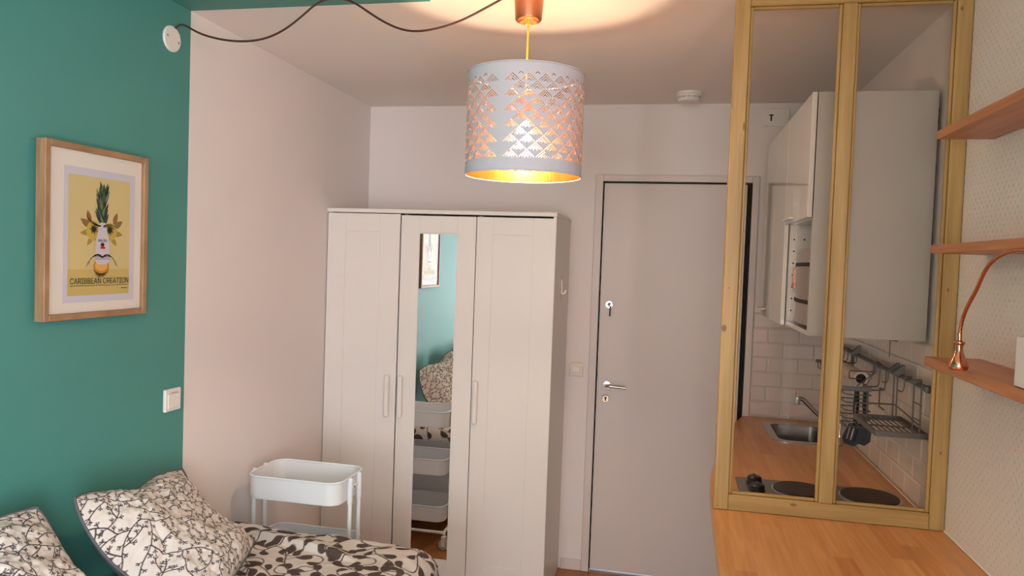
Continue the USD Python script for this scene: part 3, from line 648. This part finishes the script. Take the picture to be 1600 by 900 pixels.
part('basin', trimesh.Trimesh(v, f, process=False), M['basin'], sk, smooth=35)
part('drain', lathe([(0, ZW - .138), (.035, ZW - .138), (.04, ZW - .141), (.04, ZW - .1435), (0, ZW - .1435)], (.622, 3.60, 0), 24), M['chrome'], sk, smooth=30)
tp = thing('kitchen_tap', 'chrome kitchen tap with a slanting spout over the sink', 'tap', (.790, 3.60, ZW))
TB = np.array([.790, 3.60, ZW])
part('tap_body', lathe([(0, .0), (.017, .0), (.017, .005), (.014, .012), (.014, .085), (.0155, .09), (.0155, .115), (.010, .12), (0, .12)], TB, 20), M['chrome'], tp, smooth=35)
part('spout', tube(spline([TB + [-.006, 0, .060], TB + [-.03, 0, .066], TB + [-.10, 0, .100], TB + [-.150, 0, .148], TB + [-.172, 0, .163], TB + [-.187, 0, .160]], 30), .0095, 12), M['brushed'], tp, smooth=40)
part('aerator', lathe([(0, .170), (.011, .170), (.0125, .165), (.0125, .140), (.010, .137), (0, .137)], TB + [-.188, 0, 0], 18), M['chrome'], tp, smooth=35)
part('lever', tube([TB + [0, 0, .115], TB + [-.01, -.01, .135], TB + [-.03, -.05, .150]], .005, 8), M['chrome'], tp, smooth=40)

# ------------------------------------------------------------------ kitchen rail and what hangs on it
RX, RZ = .788, 1.312
rl = thing('kitchen_rail', 'grey metal hanging rail on the tiles under the wall cabinet', 'rail', (RX, 3.1, RZ))
part('bar', tube([(RX, 2.462, RZ), (RX, 3.75, RZ + .004)], .0075, 12), M['grey_wire'], rl, smooth=40)
for q in (2.470, 3.74):
    part('bracket', [lathe([(0, 0), (.015, 0), (.015, .004), (.009, .008), (.007, .030), (0, .030)], (XR - .011, q, RZ), 16, '-x'), lathe([(0, -.012), (.0115, -.010), (.0125, 0), (.0115, .010), (0, .012)], (RX, q, RZ), 16, 'y')], M['grey_wire'], rl, smooth=40)
def rail_clip(y, rise=.034):
    """grey plastic clip that hooks over the rail"""
    pr = Polygon([(-.026, 0), (.010, -.004), (.010, rise), (.004, rise), (-.026, .008)])
    m = prism(pr, -.008, .008); v = m.vertices.copy(); m.vertices = np.c_[RX + v[:, 0], y - v[:, 2], RZ + .004 + v[:, 1]]; return m
def rw_(pts, r=.0026, b=.012): return tube(bend(pts, b), r, 6)
dr = thing('dish_rack', 'grey wire dish rack with a slatted tray hanging nearest on the kitchen rail', 'dish rack', (.73, 2.62, 1.165))
TX0, TX1, TY0, TY1, TZ = .648, .802, 2.485, 2.765, 1.162
part('tray_frame', [bx(TX0, TX1, TY0, TY0 + .006, TZ - .009, TZ + .009, .001), bx(TX0, TX1, TY1 - .006, TY1, TZ - .009, TZ + .009, .001), bx(TX0, TX0 + .006, TY0 + .006, TY1 - .006, TZ - .009, TZ + .009, .001), bx(TX1 - .006, TX1, TY0 + .006, TY1 - .006, TZ - .009, TZ + .009, .001)], M['grey_wire'], dr)
for k in range(9):
    xx = TX0 + .012 + k * (TX1 - TX0 - .024) / 8; part('slat', tube([(xx, TY0 + .004, TZ + .002), (xx, TY1 - .004, TZ + .002)], .0024, 6), M['grey_wire'], dr, smooth=True)
part('crossbar', tube([(TX0 + .004, 2.625, TZ - .002), (TX1 - .004, 2.625, TZ - .002)], .0026, 6), M['grey_wire'], dr, smooth=True)
for q in (2.49, 2.56, 2.735, 2.775):
    part('hanger_wire', rw_([(RX - .003, q, RZ + .011), (RX - .012, q, RZ + .006), (RX - .011, q, TZ)]), M['grey_wire'], dr, smooth=True)
for z in (RZ - .055, TZ + .045): part('back_wire', tube([(RX - .011, 2.485, z), (RX - .011, 2.565, z)], .0024, 6), M['grey_wire'], dr, smooth=True)
part('guard_wire', rw_([(TX0 + .004, TY1 - .01, TZ), (TX0 + .004, TY1 - .01, TZ + .048), (RX - .011, TY1 - .01, TZ + .050), (RX - .011, TY0 + .004, TZ + .032)]), M['grey_wire'], dr, smooth=True)
for q in (2.565, 2.74, 2.80): part('rail_clip', rail_clip(q, .012 if q < 2.6 else .036), M['grey_wire'], dr)
ut = thing('wire_basket', 'grey wire cutlery basket hanging behind the dish rack on the kitchen rail', 'basket', (.69, 2.93, 1.17))
BX0, BX1, BY0, BY1, BZ0, BZ1 = .640, .726, 2.855, 2.955, 1.105, 1.243
part('rim_bar', [bx(BX0 - .012, BX1, BY0 - .003, BY0 + .003, BZ1 - .008, BZ1 + .008, .001), bx(BX1 - .006, BX1, BY0, BY1, BZ1 - .008, BZ1 + .008, .001)], M['grey_wire'], ut)
part('corner_plate', bx(BX1 - .012, BX1 - .008, BY0 - .002, BY0 + .014, BZ0, BZ1 - .008, .001), M['grey_wire'], ut)
for k in range(5):
    z = BZ1 - .022 - k * .029
    part('ring_wire', tube(np.array(bend([(BX1, BY0, z), (BX0, BY0, z), (BX0, BY1, z), (BX1, BY1, z), (BX1, BY0 + .001, z)], .018)), .0022, 6), M['grey_wire'], ut, smooth=True)
for k in range(4):
    xx = BX0 + .01 + k * (BX1 - BX0 - .02) / 3; part('floor_wire', tube([(xx, BY0, BZ0), (xx, BY1, BZ0)], .002, 6), M['grey_wire'], ut, smooth=True)
for q in (BY0 + .01, BY1 - .01): part('hanger_wire', rw_([(RX - .002, q, RZ + .011), (RX - .013, q, RZ + .004), (RX - .016, q, BZ1), (BX1 - .002, q, BZ1 - .004)]), M['grey_wire'], ut, smooth=True)
part('rail_loop', rw_([(RX - .016, BY0 + .01, BZ1), (RX - .016, BY0 + .07, BZ1), (RX - .016, BY0 + .07, BZ1 - .07), (RX - .016, BY0 + .01, BZ1 - .07)]), M['grey_wire'], ut, smooth=True)
def utensil(name, label, x, y, z, lean, slotted):
    u = thing(name, label, 'kitchen utensil', (x, y, z), 'black utensils on the kitchen rail')
    part('handle', tube([(x, y, 1.222), (x, y, 1.16), (x + lean * .3, y, 1.085)], [.0085, .011, .008], 8), M['black'], u, smooth=40)
    bl = Polygon([(-.022, 0), (.024, .004), (.034, -.062), (.018, -.082), (-.022, -.080), (-.032, -.058)])
    if slotted: bl = bl.difference(unary_union([Polygon([(q, -.016), (q + .0055, -.016), (q + .0055, -.062), (q, -.062)]) for q in (-.018, -.004, .010)]))
    m = to_y(prism(bl, -.0012, .0012), 0); m.apply_transform(trimesh.transformations.rotation_matrix(math.radians(12), [0, 1, 0])); m.apply_translation([x + lean * .3, y, 1.088])
    part('blade', m, M['navy'], u)
    part('hang_loop', rw_([(x, y, 1.218), (x, y, 1.236), (RX - .013, y, 1.290), (RX - .010, y, RZ + .010), (RX + .004, y, RZ + .010)], .002, .006), M['grey_wire'], u, smooth=True)
utensil('slotted_turner', 'black slotted turner hanging from the rail behind the cutlery basket', .710, 2.99, 1.2, .0, True)
utensil('spatula', 'black spatula hanging beside the slotted turner on the rail', .748, 3.015, 1.2, .012, False)
tb = thing('paper_towel_roll', 'white paper towel roll on a wire holder under the kitchen rail', 'paper towel roll', (.735, 3.2, 1.252))
an = np.linspace(0, 2 * np.pi, 28, endpoint=False)
part('paper', lathe([(.0185, 0), (.028, 0), (.029, .004), (.029, .231), (.028, .235), (.0185, .235), (.0185, 0)], (.735, 3.045, 1.255), 32, 'y'), M['paper'], tb, smooth=35)
part('core', lathe([(0, .004), (.0183, .0), (.0183, .235), (0, .231)], (.735, 3.045, 1.255), 20, 'y'), M['core'], tb, smooth=35)
part('holder', rw_([(RX - .004, 3.035, RZ + .010), (RX - .013, 3.035, RZ), (.775, 3.035, 1.285), (.69, 3.035, 1.285), (.69, 3.035, 1.255), (.735, 3.037, 1.255)], .0024, .008), M['grey_wire'], tb, smooth=True)
part('holder', rw_([(RX - .004, 3.30, RZ + .010), (RX - .013, 3.30, RZ), (.775, 3.30, 1.285), (.69, 3.30, 1.285), (.69, 3.30, 1.255), (.735, 3.29, 1.255)], .0024, .008), M['grey_wire'], tb, smooth=True)
for k, q in enumerate((2.655, 2.84, 3.03, 3.38, 3.45, 3.52)):
    h = thing('rail_hook', ['single grey hook on the rail above the dish rack tray', 'grey hook on the rail between the dish rack and the cutlery basket', 'grey hook on the rail in front of the paper towel roll',
                            'grey hook on the far rail, nearest of the three by the mullion', 'grey hook on the far rail, middle of the three by the mullion', 'grey hook on the far rail, last of the three by the mullion'][k], 'hook', (RX, q, RZ), 'hooks on the kitchen rail')
    part('clip', bx(RX - .011, RX + .009, q - .006, q + .006, RZ + .004, RZ + .0135, .002), M['grey_wire'], h)
    part('hook', rw_([(RX - .012, q, RZ + .01), (RX - .014, q, RZ - .030), (RX - .020, q, RZ - .042), (RX - .032, q, RZ - .034)], .0022, .008), M['grey_wire'], h, smooth=True)
sl = thing('skimmer', 'grey cutlery with three prongs hanging on the far end of the rail', 'kitchen utensil', (.765, 3.33, 1.3))
part('grip', rail_clip(3.335, .042), M['grey_wire'], sl)
for k in range(3): part('prong', tube([(.772, 3.325 + k * .012, 1.322), (.766, 3.315 + k * .012, 1.245)], .003, 6), M['grey_wire'], sl)
th = thing('wire_hanger', 'thin T-shaped wire hook hanging below the wall cabinet', 'hook', (.75, 2.75, KZ0))
part('wire', [tube([(.727, 2.745, 1.438), (.775, 2.752, 1.430)], .0016, 6), tube([(.750, 2.748, 1.434), (.750, 2.748, 1.375)], .0016, 6), tube([(.750, 2.748, 1.434), (.752, 2.748, KZ0)], .0007, 6)], M['grey_wire'], th)
bh = thing('towel_hook', 'small dark wire hook on the back wall tiles beside the mullion', 'hook', (.75, YB, 1.195))
part('plate', bx(.735, .765, YB - .016, YB - .0105, 1.205, 1.220, .002), M['grey_wire'], bh)
part('wire', [rw_([(.740, YB - .016, 1.212), (.740, YB - .05, 1.212), (.740, YB - .055, 1.18), (.757, YB - .05, 1.18), (.757, YB - .016, 1.212)], .0022, .01)], M['grey_wire'], bh)

# ------------------------------------------------------------------ shelves on the wallpaper, what is on them
SX = .684
for k, (z0, z1, lb) in enumerate(((2.025, 2.047, 'topmost of the three beech wall shelves at the right'), (1.719, 1.742, 'middle of the three beech wall shelves at the right'), (1.416, 1.442, 'lowest of the three beech wall shelves, holding the white box'))):
    s = part('wall_shelf', bx(SX, XR - .0005, 1.15, 2.188, z0, z1, .0018), M['beech'], None, label=lb, cat='shelf', group='beech wall shelves at the right')
wb_ = thing('white_box', 'rounded white device standing on the lowest beech shelf', 'device', (.75, 1.6, 1.442))
bm = prism(rrect(.100, .17, .014, cx=.742, cy=1.600), 1.444, 1.543)
part('housing', bm, M['plastic'], wb_, smooth=30)
part('base', prism(rrect(.094, .164, .012, cx=.742, cy=1.600), 1.4422, 1.444), M['core'], wb_)
gl = thing('gooseneck_lamp', 'copper gooseneck reading lamp clamped under the middle beech shelf', 'lamp', (.70, 1.46, 1.715))
neck = spline([(.700, 1.455, 1.700), (.680, 1.50, 1.706), (.662, 1.588, 1.7155), (.66, 1.656, 1.712), (.66, 1.714, 1.699), (.66, 1.764, 1.671), (.66, 1.797, 1.636), (.66, 1.847, 1.591), (.66, 1.874, 1.552), (.66, 1.880, 1.512)], 150)
part('neck', tube(neck, .0042 + .0005 * np.sin(np.arange(150) * 2.2), 10), M['copper'], gl, smooth=True)
part('head', lathe([(0, 1.513), (.0055, 1.513), (.0118, 1.510), (.0122, 1.507), (.0088, 1.503), (.0082, 1.494), (.0092, 1.487), (.0140, 1.476), (.0190, 1.465), (.0212, 1.457), (.0212, 1.451), (.0190, 1.446), (.016, 1.4445), (.014, 1.452), (0, 1.460)], (.66, 1.880, 0), 32), M['copper'], gl, smooth=35)
part('collar', lathe([(0, 1.530), (.0052, 1.530), (.0052, 1.512), (0, 1.512)], (.66, 1.8805, 0), 14), M['copper'], gl, smooth=35)
part('clamp', [bx(.672, .720, 1.43, 1.48, 1.700, 1.7185, .004), bx(.672, .683, 1.43, 1.48, 1.700, 1.755, .003), bx(.672, .720, 1.43, 1.48, 1.7428, 1.755, .003)], M['copper'], gl, smooth=30)

# ------------------------------------------------------------------ trolley
CX0, CX1, CY0, CY1 = -1.602, -1.208, 2.612, 2.870
CYC = 2.741
ct = thing('trolley', 'white metal three-tier trolley between the bed and the wardrobe', 'trolley', ((CX0 + CX1) / 2, CYC, 0))
def tray(zr, depth):
    zc, ccx, ccy = zr - depth, (CX0 + CX1) / 2, (CY0 + CY1) / 2
    w, h, r = CX1 - CX0, CY1 - CY0, .055
    prof = [(zc + .006, -.010), (zc + .002, -.004), (zc, 0.0), (zr, .0), (zr, -.0016), (zc + .003, -.0016)]
    rg = []
    for z, g in ((zc, -.006), (zc + .004, -.001), (zc + .010, 0), (zr - .004, .0015), (zr - .004, -.0005), (zc + .010, -.002), (zc + .004, -.003), (zc + .0015, -.006)):
        c = np.array(rrect(w + 2 * g, h + 2 * g, r + g, 8, ccx, ccy).exterior.coords)[:-1]; rg.append(np.c_[c, np.full(len(c), z)])
    n = len(rg[0]); v = np.vstack(rg); f = []
    for i in range(len(rg)):
        j = (i + 1) % len(rg)
        for k in range(n): l = (k + 1) % n; f += [[i * n + k, i * n + l, j * n + l], [i * n + k, j * n + l, j * n + k]]
    tn = part('tray', trimesh.Trimesh(v, f, process=False), M['cart'], ct, smooth=40)
    c = np.array(rrect(w + .002, h + .002, r, 10, ccx, ccy).exterior.coords)[:-1]
    part('rim', tube(np.c_[c, np.full(len(c), zr - .002)], .0042, 8, closed=True), M['cart'], tn, smooth=True)
    ins = rrect(w - .006, h - .006, r - .003, 8, ccx, ccy)
    holes = unary_union([sbox(CX0 + .045 + a * .0125, CY0 + .03 + b * .0125, CX0 + .045 + a * .0125 + .0075, CY0 + .03 + b * .0125 + .0075) for a in range(27) for b in range(18)])
    part('perforated_floor', prism(ins.difference(holes), zc + .001, zc + .0022), M['cart'], tn)
tray(.780, .092); tray(.505, .092); tray(.235, .092)
for (sx, sgn) in ((CX0 - .012, -1), (CX1 + .012, 1)):
    for q in (CYC - .042, CYC + .042):
        part('post', [tube([(sx, q, .10), (sx, q, .68)], .0088, 12), tube([(sx, q, .675), (sx, q, .682), (sx, q, .774), (sx, q, .781), (sx, q, .784)], [.0088, .0112, .0112, .0085, .002], 12)], M['cart'], ct, smooth=40)
    part('foot_bar', rw_([(sx, CYC - .15, .085), (sx, CYC - .13, .10), (sx, CYC + .13, .10), (sx, CYC + .15, .085)], .010, .02), M['cart'], ct, smooth=True)
    part('bolt', lathe([(0, 0), (.004, 0), (.0035, .002), (0, .002)], (sx, CYC, .735), 8, 'x'), M['core'], ct)
    part('side_bracket', bx(min(sx - sgn * .010, sx + .001), max(sx - sgn * .010, sx + .001), CYC - .035, CYC + .035, .725, .745, .002), M['cart'], ct)
    for q in (CYC - .15, CYC + .15):
        c = part('caster', lathe([(0, -.010), (.026, -.010), (.030, -.006), (.030, .006), (.026, .010), (0, .010)], (sx + .002, q, .030), 24, 'y'), M['rubber'], ct, smooth=35)
        part('caster_fork', [bx(sx - .010, sx + .014, q - .016, q - .012, .022, .072, .002), bx(sx - .010, sx + .014, q + .012, q + .016, .022, .072, .002), bx(sx - .010, sx + .014, q - .016, q + .016, .070, .080, .002)], M['cart'], c)
part('cross_bar', tube([(CX0 - .012, CYC - .15, .098), (CX1 + .012, CYC - .15, .098)], .009, 10), M['cart'], ct, smooth=True)
part('cross_bar', tube([(CX0 - .012, CYC + .15, .098), (CX1 + .012, CYC + .15, .098)], .009, 10), M['cart'], ct, smooth=True)

# ------------------------------------------------------------------ printed cotton: patterns drawn as arrays, worn as vertex colours
CREAM, INK, BOLD = np.array(lin((212, 203, 197))), np.array(lin((62, 54, 60))), np.array(lin((84, 70, 66)))
def vines(w, h, seed, step, gap, wob, tries, lim, draw_step, draw_end):
    """stems that start on one another and wander until they would run into their neighbours, until the cloth is covered"""
    rg = random.Random(seed); pts = np.zeros((20000, 3)); n = 0; sid = 0
    for _ in range(tries):
        px, py = rg.uniform(-10, w + 10), rg.uniform(-10, h + 10)
        if n:
            d2 = (pts[:n, 0] - px) ** 2 + (pts[:n, 1] - py) ** 2; q = int(np.argmin(d2)); dist = math.sqrt(d2[q])
            if dist < gap: continue
        sid += 1; x0 = None
        if n and dist < 5 * gap:
            x, y = pts[q, 0], pts[q, 1]; a = math.atan2(py - y, px - x) + rg.choice((-1, 1)) * .5; x0 = (x, y)
        else: x, y = px, py; a = rg.uniform(0, 6.28)
        k = rg.choice((-1, 1)) * wob * rg.uniform(.5, 1); side = rg.choice((-1, 1)); line = [(x, y)]; tt = 0; L = rg.randrange(*lim)
        while tt < L:
            a += k
            if tt % 16 == 15: k = -k * rg.uniform(.8, 1.2)
            nx, ny = x + step * math.cos(a), y + step * math.sin(a)
            if not (-30 < nx < w + 30 and -30 < ny < h + 30): break
            if n and tt > gap / step:
                ok = pts[:n]; m = (ok[:, 0] - nx) ** 2 + (ok[:, 1] - ny) ** 2 < (gap * .8) ** 2
                if m.any() and (ok[m, 2] != sid).any(): break
            x, y = nx, ny; tt += 1; line.append((x, y)); draw_step(x, y, a, tt, side, rg)
        for (lx, ly) in line[1:]:
            if n < len(pts): pts[n] = (lx, ly, sid); n += 1
        draw_end(x, y, a, line, rg, k)
def pillow_art(seed, w=760, h=570):
    im = Image.new('L', (w * 2, h * 2), 0); d = ImageDraw.Draw(im)
    S2 = lambda *p: [(2 * a, 2 * b) for a, b in p]
    def bud(x, y, a, s=1.0):
        for da, l in ((0, 12), (.75, 10), (-.75, 10)):
            x1, y1 = x + l * s * math.cos(a + da), y + l * s * math.sin(a + da); d.line(S2((x, y), (x1, y1)), 255, 6); d.ellipse([2 * x1 - 4, 2 * y1 - 4, 2 * x1 + 4, 2 * y1 + 4], fill=255)
    def st(x, y, a, tt, side, rg):
        if tt % 3 == 2:
            b = a + (side if (tt // 3) % 2 else -side) * .85; x1, y1 = x + 9 * math.cos(b), y + 9 * math.sin(b); d.line(S2((x, y), (x1, y1)), 255, 6); bud(x1, y1, b, .75)
    def en(x, y, a, line, rg, k):
        if len(line) > 2: d.line(S2(*line), 255, 8, joint='curve'); bud(x, y, a)
    vines(w, h, seed, 8, 30, .085, 2600, (10, 60), st, en)
    return np.asarray(im.resize((w, h), Image.BOX), float) / 255
def duvet_art(seed, w=1300, h=1300):
    im = Image.new('L', (w, h), 0); d = ImageDraw.Draw(im)
    def drop(x, y, a, s, c):
        """a comma shaped leaf on a short stalk"""
        x1, y1 = x, y
        tt = np.linspace(0, 1, 14); b = a + c * tt; L = s * 66 / 14; cx = x1 + np.cumsum(L * np.cos(b)); cy = y1 + np.cumsum(L * np.sin(b)); r = s * 15 * np.sin(np.pi * tt ** 1.7) ** .8 + 1.5
        for q in range(13):
            for e in np.linspace(0, 1, 4):
                px, py, rr = cx[q] + (cx[q + 1] - cx[q]) * e, cy[q] + (cy[q + 1] - cy[q]) * e, r[q] + (r[q + 1] - r[q]) * e; d.ellipse([px - rr, py - rr, px + rr, py + rr], fill=255)
    def st(x, y, a, tt, side, rg):
        if tt % 8 == 4:
            sd = side if (tt // 8) % 2 else -side; drop(x, y, a + sd * rg.uniform(.8, 1.1), rg.uniform(.7, 1.05), -sd * rg.uniform(1.0, 1.7))
    def en(x, y, a, line, rg, k):
        if len(line) < 3: return
        sp = list(line); sg = 1 if k > 0 else -1
        for q in range(13): a += sg * .10 * (1 + q * .10); x, y = x + 6 * math.cos(a), y + 6 * math.sin(a); sp.append((x, y))
        d.line(sp, 255, 5, joint='curve'); drop(x, y, a, .8, sg * 1.8)
    vines(w, h, seed, 8, 56, .05, 3600, (10, 46), st, en)
    return np.asarray(im, float) / 255
def sample(art, u, v):
    h, w = art.shape; x, y = np.clip(u, 0, 1) * (w - 1.001), np.clip(v, 0, 1) * (h - 1.001); i, j = x.astype(int), y.astype(int); a, b = x - i, y - j
    return art[j, i] * (1 - a) * (1 - b) + art[j, i + 1] * a * (1 - b) + art[j + 1, i] * (1 - a) * b + art[j + 1, i + 1] * a * b
def grid_faces(nu, nv):
    a = np.arange(nu * nv).reshape(nv, nu); q = np.stack([a[:-1, :-1], a[:-1, 1:], a[1:, 1:], a[1:, :-1]], -1).reshape(-1, 4)
    return np.vstack([q[:, [0, 1, 2]], q[:, [0, 2, 3]]])

# ------------------------------------------------------------------ bed, duvet, pillows
BEDX0, BEDX1, BEDY0, BEDY1 = XL + .012, -0.80, 0.55, 2.545
bd = thing('bed', 'white low single bed along the green wall', 'bed', (-1.26, 1.6, 0))
part('bed_base', bx(BEDX0 + .02, BEDX1 - .06, BEDY0, BEDY1 - .05, .10, .30, .006), M['white'], bd)
for (a, b_) in ((BEDX0 + .05, BEDY0 + .05), (BEDX0 + .05, BEDY1 - .14), (BEDX1 - .14, BEDY0 + .05), (BEDX1 - .14, BEDY1 - .14)): part('leg', bx(a, a + .05, b_, b_ + .05, 0, .10, .003), M['white'], bd)
part('foot_board', bx(BEDX0 + .01, BEDX1 - .03, BEDY1 - .045, BEDY1 - .02, .10, .53, .006), M['cart'], bd)
part('side_rail', bx(BEDX1 - .055, BEDX1 - .03, BEDY0, BEDY1 - .046, .10, .40, .006), M['cart'], bd)
part('mattress', bx(BEDX0 + .015, BEDX1 - .05, BEDY0 - .01, BEDY1 - .05, .30, .50, .03), M['mattress'], bd)
def drape(s, flat, r):
    """arc length s along a profile that is flat, turns over an edge of radius r, then hangs"""
    s = np.asarray(s, float); a = np.clip((s - (flat - r)) / r, 0, math.pi / 2)
    x = np.where(s < flat - r, s, flat - r + r * np.sin(a)); z = np.where(s < flat - r, 0, r * (np.cos(a) - 1)); over = np.maximum(s - (flat - r) - r * math.pi / 2, 0)
    return x + over * .06, z - over
nu, nv = 460, 520
us, vs_ = np.meshgrid(np.linspace(0, 1.20, nu), np.linspace(0, 1.095, nv))     # metres of cloth: u from the wall outwards, v along the bed to its far end
X_, zx = drape(us + .10 * np.clip((vs_ - .82) / .22, 0, 1) ** 2 * np.clip(us / .7, 0, 1), BEDX1 - BEDX0 + .02, .10); Y_, zy = drape(vs_, 1.05, .07)
bx_, by_ = BEDX0 + .004 + X_, 1.532 + Y_
zz = .617 + np.maximum(zx + zy, -.36)
q = np.stack([us * 3.2, vs_ * 4.5, 0 * us], -1)
wr_ = (meshkit.fbm(q, 4, 4) - .5) * .045 + (meshkit.fbm(np.stack([us * 9 + vs_ * 4, vs_ * 12, 0 * us + 3], -1), 3, 9) - .5) * .016
# a turned-up fold that runs outwards from under the pillow and faces the window
f0, f1 = np.array([.20, .905]), np.array([.68, .800]); dv = f1 - f0; L_ = np.linalg.norm(dv); dv /= L_; nrm = np.array([-dv[1], dv[0]])
al, ac_ = (us - f0[0]) * dv[0] + (vs_ - f0[1]) * dv[1], (us - f0[0]) * nrm[0] + (vs_ - f0[1]) * nrm[1]
fold = .024 * np.exp(-np.where(ac_ < 0, (ac_ / .010) ** 2, (ac_ / .05) ** 2)) * np.clip(al / .05, 0, 1) * np.clip((L_ - al) / .10, 0, 1)
flat_w = np.clip(1 + (zx + zy) / .12, .25, 1); toward = np.clip(us / .05, 0, 1)
zz = zz + (wr_ + fold) * flat_w * toward
bx_ = bx_ + np.where(zx < -.06, wr_ * .6, 0)
by_ = by_ + np.where(zy < -.05, wr_ * .5, 0)
da = sample(duvet_art(21), us / 1.3, vs_ / 1.3)
dcol = CREAM * (1 - da[..., None]) + BOLD * da[..., None]
dv_ = thing('duvet', 'cream duvet printed with bold brown scrolling leaves over the foot of the bed', 'duvet', (-1.26, 2.1, .60))
part('cover', trimesh.Trimesh(np.c_[bx_.ravel(), by_.ravel(), zz.ravel()], grid_faces(nu, nv), process=False), M['duvet'], dv_, smooth=True, col=dcol.reshape(-1, 3))
part('underside', trimesh.Trimesh(np.c_[bx_[::8, ::8].ravel(), by_[::8, ::8].ravel(), zz[::8, ::8].ravel() - .022], grid_faces(len(range(0, nu, 8)), len(range(0, nv, 8)))[:, ::-1], process=False), M['mattress'], dv_, smooth=True)
PGROUP = 'printed pillows on the bed'
def pillow(label, TL, TR, BR, BL, seed, bulge, sag):
    TL, TR, BR, BL = map(lambda c: np.array(c, float), (TL, TR, BR, BL))
    nu, nv = 460, 360
    u, v = np.meshgrid(np.linspace(0, 1, nu), np.linspace(0, 1, nv))     # v from top to bottom
    S, T = u * 2 - 1, v * 2 - 1
    base = ((1 - u) * (1 - v))[..., None] * TL + (u * (1 - v))[..., None] * TR + (u * v)[..., None] * BR + ((1 - u) * v)[..., None] * BL
    ctr = (TL + TR + BR + BL) / 4
    k_ = .12; u2, v2 = .5 + .5 * S * np.sqrt(1 - k_ * T ** 6), .5 + .5 * T * np.sqrt(1 - k_ * S ** 6)     # rounded corners
    base = ((1 - u2) * (1 - v2))[..., None] * TL + (u2 * (1 - v2))[..., None] * TR + (u2 * v2)[..., None] * BR + ((1 - u2) * v2)[..., None] * BL
    nrm = np.cross(TR - TL, BL - TL); nrm = -nrm / np.linalg.norm(nrm)
    if nrm[0] < 0: nrm = -nrm
    prof = ((1 - np.abs(S) ** 3) * (1 - np.abs(T) ** 3)) ** .8 * (1 + .10 * np.cos(3 * S + 1))
    rim = np.clip(1 - prof, 0, 1)
    base = base + np.array([0, 0, 1.0]) * (-.030 * np.sin(np.pi * u) * (1 - v) ** 3 + .016 * np.sin(9 * u + seed) * (1 - v) ** 4 * np.sin(np.pi * u))[..., None]
    cr = np.abs(np.sin(7 * np.arctan2(T + 1.1, S + .25) + 3 * meshkit.fbm(np.stack([u * 4, v * 4, 0 * u], -1), 3, seed)))
    wk = -.012 * (1 - cr) ** 2 * np.exp(-((T + .2) ** 2) / .5) + (meshkit.fbm(np.stack([u * 5, v * 5, 0 * u + seed], -1), 4, seed) - .5) * .055 + (meshkit.fbm(np.stack([u * 18 + v * 5, v * 15, 0 * u + seed], -1), 3, seed + 2) - .5) * .012
    base = base + nrm * (sag * np.sin(np.pi * v) * -1)[..., None]
    front = base + nrm * (bulge * prof + wk * np.clip(prof * 2, 0, 1))[..., None]
    back = base - nrm * (bulge * .75 * prof)[..., None]
    art = sample(pillow_art(seed), u, v); c = CREAM * (1 - art[..., None]) + INK * art[..., None]
    pn = thing('pillow', label, 'pillow', tuple(ctr), PGROUP)
    part('case_front', trimesh.Trimesh(front.reshape(-1, 3), grid_faces(nu, nv)[:, ::-1], process=False), M['pillow'], pn, smooth=True, col=c.reshape(-1, 3))
    part('case_back', trimesh.Trimesh(back[::5, ::5].reshape(-1, 3), grid_faces(len(range(0, nu, 5)), len(range(0, nv, 5))), process=False), M['grey_cloth'], pn, smooth=True, label='dark grey back of the pillow case')
    eg = np.vstack([base[0, ::6], base[::6, -1], base[-1, ::-6], base[::-6, 0]])
    part('piping', tube(eg, .004, 6, closed=True), M['grey_cloth'], pn, smooth=True)
pillow('printed pillow propped against the green wall under the light switch', (-1.540, 1.655, .995), (-1.610, 2.235, .915), (-1.375, 2.330, .652), (-1.195, 1.790, .668), 7, .105, .065)
pillow('printed pillow cut off by the left edge, nearer the camera', (-1.60, 1.02, 1.0), (-1.570, 1.60, .995), (-1.300, 1.700, .672), (-1.25, 1.08, .68), 13, .105, .065)
